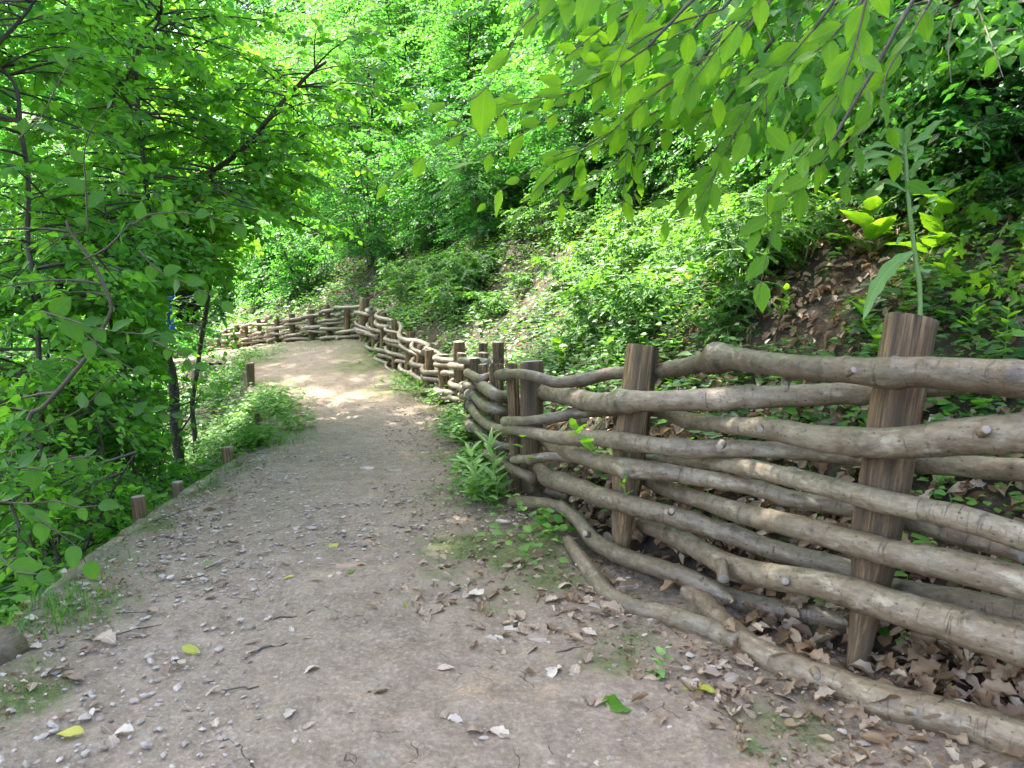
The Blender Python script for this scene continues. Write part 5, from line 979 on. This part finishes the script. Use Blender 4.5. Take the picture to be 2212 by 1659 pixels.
for i in range(N):
    o = bpy.data.objects.new('pebble', SM[i % 8]); C.objects.link(o); o.parent = path; s = float(np.clip(rh.lognormal(-3.62, .33), .018, .055)); o.scale = (s, s, s*.75); o.rotation_euler = (rh.normal(0, .12), rh.normal(0, .12), rh.uniform(0, 6.28)); o.location = (x[i], y[i], z[i]+.008)
for (px, py, w, lab, sc) in [(853, 1022, 50, 'large pale flat stone half sunk in the path', (1, .7, .35)), (792, 1018, 42, 'dark angular stone beside the large pale flat stone', (1, .6, .55)), (1088, 1132, 40, 'long grey stone at the foot of the fence corner', (1, .4, .35)), (1483, 1452, 22, 'small rounded grey stone near the bright sprig', (1, .9, .5)), (1552, 1452, 22, 'smooth white oval pebble in front of the lowest rail', (1, .7, .5)), (1478, 1476, 16, 'small round pebble below the grey one', (1, .9, .6)), (872, 1050, 36, 'flat pale slab lying in front of the large stone', (1, .5, .2)), (672, 1145, 34, 'flat bluish stone in the middle of the path', (1, .6, .25))]:
    p = hit(px, py, 1.2); T, F = stone(int(px), 2, .8); o = mk('stone', T*np.array(sc)*w*p[1]/FPX, [F], M_STONE, smooth=False); o.location = (p[0], p[1], p[2]+.012); o.rotation_euler = (0, 0, ro.uniform(-.4, .4)); tag(o, lab, 'stone')

# ---------------------------------------------------------------- edging logs and stakes
def edge_pt(py, off=.0):
    best = None
    for Y in np.linspace(1.5, 12.5, 1200):
        x_ = np.interp(Y, LD[:60, 1], LD[:60, 0])+.03+off; z_ = np.interp(Y, LD[:60, 1], LD[:60, 2]); d_ = ray(1106+FPX*x_/Y, py); q_ = abs(CAM_H+d_[2]*Y-z_)
        if best is None or q_ < best[0]: best = (q_, x_, Y, z_)
    return np.array(best[1:])
M_LOG = wood_mat('edging_log_bark', 'bark')
for i, (a, b, r, lab) in enumerate([((18, 1405), (-75, 1560), .08, 'thick grey log end lying at the near corner of the path'), ((100, 1288), (196, 1203), .042, 'thin log edging the path between the grass tufts and the leafy shrub'), ((205, 1196), (300, 1130), .046, 'mossy log edging the path below the nearest stake'), ((309, 1124), (384, 1076), .050, 'mossy log edging the path between the two nearest stakes'), ((388, 1070), (452, 1032), .050, 'pale log edging the path beyond the second stake'), ((457, 1028), (508, 1000), .048, 'short log edging the path up to the third stake'), ((548, 905), (548, 790), .055, 'long log edging the far part of the path above the hollow')]):
    if i: A_ = edge_pt(a[1], ro.uniform(-.02, .02)); B_ = edge_pt(b[1], ro.uniform(-.02, .02))
    else: A_ = hit(*a, 1.2); B_ = np.array([-1.95, 1.75, -.02]); A_[2] = 0
    if i == 6: A_ = at(543, 868, 8.3); B_ = at(545, 782, 12.0); A_[2] = hz(*A_[:2])*.5+.02; B_[2] = .17
    P = np.linspace(A_, B_, 14); P[:, 2] = np.linspace(max(A_[2], -.02), max(B_[2], -.05), 14)+(r*.1 if i == 0 else -r*.45+ro.uniform(-.01, .01)); P[1:-1, 0] += ro.normal(0, .006, 12); o = pole('edging_log', P-P[0], np.full(14, r)*(1+.05*np.sin(np.arange(14))), None, [M_LOG, M_CUT], 16, 700+i, [(.2, 1, .008, .02)], True, .10); o.location = P[0]; tag(o, lab, 'log')
for i, (px, py, tp, w, lab) in enumerate([(316, 1118, 1066, 30, 'short dark stake nearest the camera on the open path edge'), (366, 1070, 1040, 26, 'short dark stake second along the open path edge'), (492, 1000, 964, 24, 'short dark stake half hidden by bright weeds'), (530, 838, 778, 18, 'dark stake at the far end of the path edge log'), (516, 915, 893, 12, 'low brown stake among the bright weeds')]):
    p = edge_pt(py-6, -.07); Y = p[1]; b = p.copy(); t = p+np.array([ro.uniform(-.02, .02), 0, px2m((py-tp)*.8, Y)]); P = np.linspace(b-[0, 0, .12], t, 8); o = pole('stake', P-P[0], np.full(8, px2m(w/2, Y)), None, [M_POST, M_CUT], 16, 720+i, (), False, .12); o.location = P[0]; tag(o, lab, 'stake')

# ---------------------------------------------------------------- single fallen leaves and twigs
def fallen(px, py, w, kind, mat, lab, group=None, tilt=.25, rng=ro):
    p = hit(px, py, 1.1); s = w*p[1]/FPX; a = rng.uniform(0, 6.28); o = leaf_obj(leaf_mesh(kind, int(rng.integers(5)), mat, curl=rng.choice([.1, .2])), None, p+[0, 0, .014], (math.cos(a), math.sin(a), rng.normal(0, .12)), nrm(np.array([0, -.1, 1])+rng.normal(0, tilt, 3)), s*1.15, 1, 'fallen_leaf'); return tag(o, lab, 'leaf', group)
for (px, py, w, kind, mat, lab) in [(58, 1412, 62, 'oak', M_PALE, 'pale green lobed leaf lying against the thick log end'), (1105, 1605, 60, 'oak', M_DEAD1, 'pinkish white dead leaf near the lower edge of the path'), (182, 1478, 58, 'oak', M_DEAD1, 'curled brown dead leaf on the gravel near the log end'), (395, 1407, 44, 'elm', M_YELLOW, 'narrow yellow-green leaf on the path beside pale dead leaves'), (1205, 1445, 52, 'oak', M_DEAD1, 'white crumpled leaf beside a crack in the earth'), (1310, 1545, 90, 'nettle', M_BRANCHLEAF, 'large fresh green leaf fallen on the earth'),
   (1250, 1515, 44, 'elm', M_YELLOW, 'pale yellow winged seed leaf behind the large green leaf'), (1545, 1510, 70, 'oak', M_YELLOW, 'yellow-brown leaf by the pebbles before the lowest rail'), (1580, 1560, 60, 'oak', M_DEAD1, 'bleached lobed leaf before the lowest rail'), (1420, 1480, 34, 'lance', M_PALE, 'tiny pale green leaf near the bright sprig'), (250, 1400, 60, 'oak', M_DEAD1, 'pale crumpled leaf beside the yellow-green leaf'), (280, 1375, 40, 'elm', M_DEAD1, 'small pink-brown leaf behind the pale crumpled leaf'), (140, 1450, 34, 'elm', M_DEAD1, 'orange-brown leaf beside the thick log end'), (180, 1595, 60, 'elm', M_YELLOW, 'pale green leaf at the bottom of the gravel'), (290, 1590, 46, 'oak', M_DEAD1, 'speckled white leaf at the bottom of the gravel'),
   (722, 1180, 28, 'nettle', M_YELLOW, 'yellowish leaf on the middle of the path'), (462, 1222, 26, 'elm', M_BRANCHLEAF, 'small green leaf on the path beyond the pale dead leaves'), (635, 1252, 22, 'elm', M_YELLOW, 'bright yellow leaf curl on the middle of the path'), (165, 1225, 30, 'elm', M_YELLOW, 'yellow-green leaf by the edging logs'), (415, 1255, 40, 'oak', M_DEAD1, 'cream leaf lying on a dark twig'), (1070, 1190, 24, 'elm', M_DEAD1, 'orange leaf lying on the moss'), (880, 1310, 30, 'nettle', M_YELLOW, 'bright green scrap on the mossy strip'), (760, 1245, 26, 'elm', M_BRANCHLEAF, 'green leaf on the open middle of the path')]:
    fallen(px, py, w, kind, mat, lab)
for i in range(120):
    px = ro.uniform(60, 1300); py = 1000+600*ro.random()**.9
    p = hit(px, py, 1.1); _, f_, l_, r_, lft, _ = height(np.array([p[0]]), np.array([p[1]]), True)
    if r_[0] or lft[0]: continue
    PL = [(853, 1022, 'the large pale flat stone'), (672, 1145, 'the flat bluish stone'), (722, 1180, 'the yellowish leaf in mid path'), (635, 1252, 'the bright yellow leaf curl'), (462, 1222, 'the cream leaf and its dark twig'), (340, 1120, 'the mossy edging logs'), (290, 1390, 'the pale crumpled leaf'), (182, 1478, 'the curled brown leaf'), (395, 1500, 'the twig on the gravel'), (640, 1335, 'the thin twig across the path'), (820, 1585, 'the thin twig at the lower end of the path'), (1105, 1605, 'the pinkish white leaf'), (1205, 1445, 'the white crumpled leaf'), (600, 1404, 'the short dark twig'), (880, 1310, 'the bright green scrap'), (760, 1245, 'the green leaf on the open path'), (180, 1595, 'the pale green leaf on the gravel'), (1020, 1180, 'the mossy strip'), (560, 1050, 'the bright weeds on the open edge'), (1000, 1480, 'the cracked earth')]
    nm = min(PL, key=lambda q: (q[0]-px)**2+(2*(q[1]-py))**2)[2]; kd = ['oak', 'elm', 'oak'][i % 3]
    fallen(px, py, ro.uniform(.028, .055)*FPX/p[1], kd, M_DEAD1, 'small dry %s leaf lying near %s' % ('lobed' if kd == 'oak' else 'pointed', nm), 'small dry leaves scattered on the open path')
for (cx, cy, rr_, n_, lab) in [(960, 1275, 70, 26, 'dead leaf in the drift of leaves on the mossy strip'), (1100, 1370, 60, 18, 'dead leaf in the loose patch of leaves between moss and fence'), (1250, 1300, 70, 22, 'dead leaf below the half buried pole at the fence foot'), (1560, 1490, 110, 22, 'dead leaf on the earth before the lowest rail'), (1360, 1270, 40, 8, 'dead leaf caught on the half buried pole')]:
    for i in range(n_): fallen(ro.normal(cx, rr_*.6), ro.normal(cy, rr_*.3), ro.uniform(26, 52), ['oak', 'elm'][i % 2], M_DEAD1, lab, lab.replace('dead leaf', 'dead leaves'), .45)
for i, (a, b, r, lab) in enumerate([((210, 1382), (350, 1355), .003, 'long thin dark twig on the gravel behind the pale leaves'), ((560, 1412), (620, 1395), .004, 'short dark twig near the middle of the path'), ((860, 1240), (925, 1225), .004, 'twig beside the mossy strip'), ((440, 1235), (500, 1215), .003, 'dark twig under a cream leaf'), ((590, 1345), (700, 1322), .003, 'thin twig across the middle of the path'), ((1200, 1420), (1290, 1395), .005, 'dark broken twig near the white crumpled leaf'), ((740, 1000), (790, 985), .006, 'twig by the dark angular stone'), ((330, 1130), (430, 1098), .003, 'pale thin twig by the edging logs'), ((760, 1590), (860, 1575), .003, 'thin twig near the lower edge of the path'), ((1050, 1290), (1110, 1270), .006, 'mossy twig on the green strip'), ((480, 1500), (560, 1490), .003, 'dark twig on the gravel'), ((250, 1330), (330, 1325), .003, 'dark twig beside the grass tufts'), ((1180, 1330), (1260, 1270), .004, 'bent twig at the foot of the half buried pole')]):
    A_ = hit(*a, 1.1); B_ = hit(*b, 1.1); P = np.linspace(A_, B_, 6)+np.array([0, 0, .010]); P[1:-1] += ro.normal(0, .008, (4, 3))*[1, 1, .3]; L0 = P[0].copy(); o = pole('fallen_twig', P-L0, np.linspace(r, r*.5, 6), None, [M_TRUNK, M_TRUNK], 6, 800+i, (), False, .2); o.location = L0; tag(o, lab, 'twig')
# dry stalks caught on the fence corner
for i, (a, b) in enumerate([((1055, 800), (1072, 765)), ((1078, 790), (1058, 768)), ((1060, 805), (1095, 760))]):
    P = np.array([at(*a, 5.0), (at(*a, 5.0)+at(*b, 4.95))/2+[.01, 0, .01], at(*b, 4.95)]); L0 = P[0].copy(); o = pole('dry_stalk', P-L0, np.array([.003, .0025, .0015]), None, [M_TWIG, M_TWIG], 5, 900+i, (), False); o.location = L0; tag(o, 'thin dry stalk caught over the posts at the fence corner', 'stalk', 'dry stalks at the fence corner')
# ---------------------------------------------------------------- far track and blue sheet
gp = []
for v in np.linspace(0, 1, 14):
    l = np.array([392, 738])*(1-v)+np.array([442, 680])*v; r = np.array([418, 738])*(1-v)+np.array([482, 672])*v
    for u in np.linspace(0, 1, 10): q = hit(*(l*(1-u)+r*u), 12, 90); gp.append(q+[0, 0, .05])
gp = np.array(gp); i = (np.arange(13)[:, None]*10+np.arange(9)[None]).ravel(); tag(mk('dirt_track', gp, [np.stack([i, i+1, i+11, i+10], 1)], path.data.materials[0], attrs={'moss': np.zeros(140), 'soil': np.zeros(140)}), kind='structure')
mb, nt, N_, L_, out_ = new_mat('blue_plastic_sheet'); b_ = N_('BsdfPrincipled'); b_.inputs['Base Color'].default_value = (.03, .13, .42, 1); b_.inputs['Roughness'].default_value = .35; L_(b_.outputs[0], out_.inputs[0])
u, v = np.meshgrid(np.linspace(0, 1, 16), np.linspace(0, 1, 16)); c0 = at(338, 636, 11.5); W = px2m(38, 11.5); H_ = px2m(78, 11.5)
P = np.stack([c0[0]+u*W, c0[1]+.08*np.sin(u*9+v*4)+.05*np.sin(v*13), c0[2]-v*H_*(1-.08*np.sin(u*6))+.04*np.sin(u*PI)*-1], -1).reshape(-1, 3); i = (np.arange(15)[:, None]*16+np.arange(15)[None]).ravel()
o = mk('blue_sheet', P-P[0], [np.stack([i, i+1, i+17, i+16], 1)], mb); o.location = P[0]; sd = o.modifiers.new('thickness', 'SOLIDIFY'); sd.thickness = .004; tag(o, 'blue sheet glimpsed through the leaves beyond the forked tree', 'sheet')
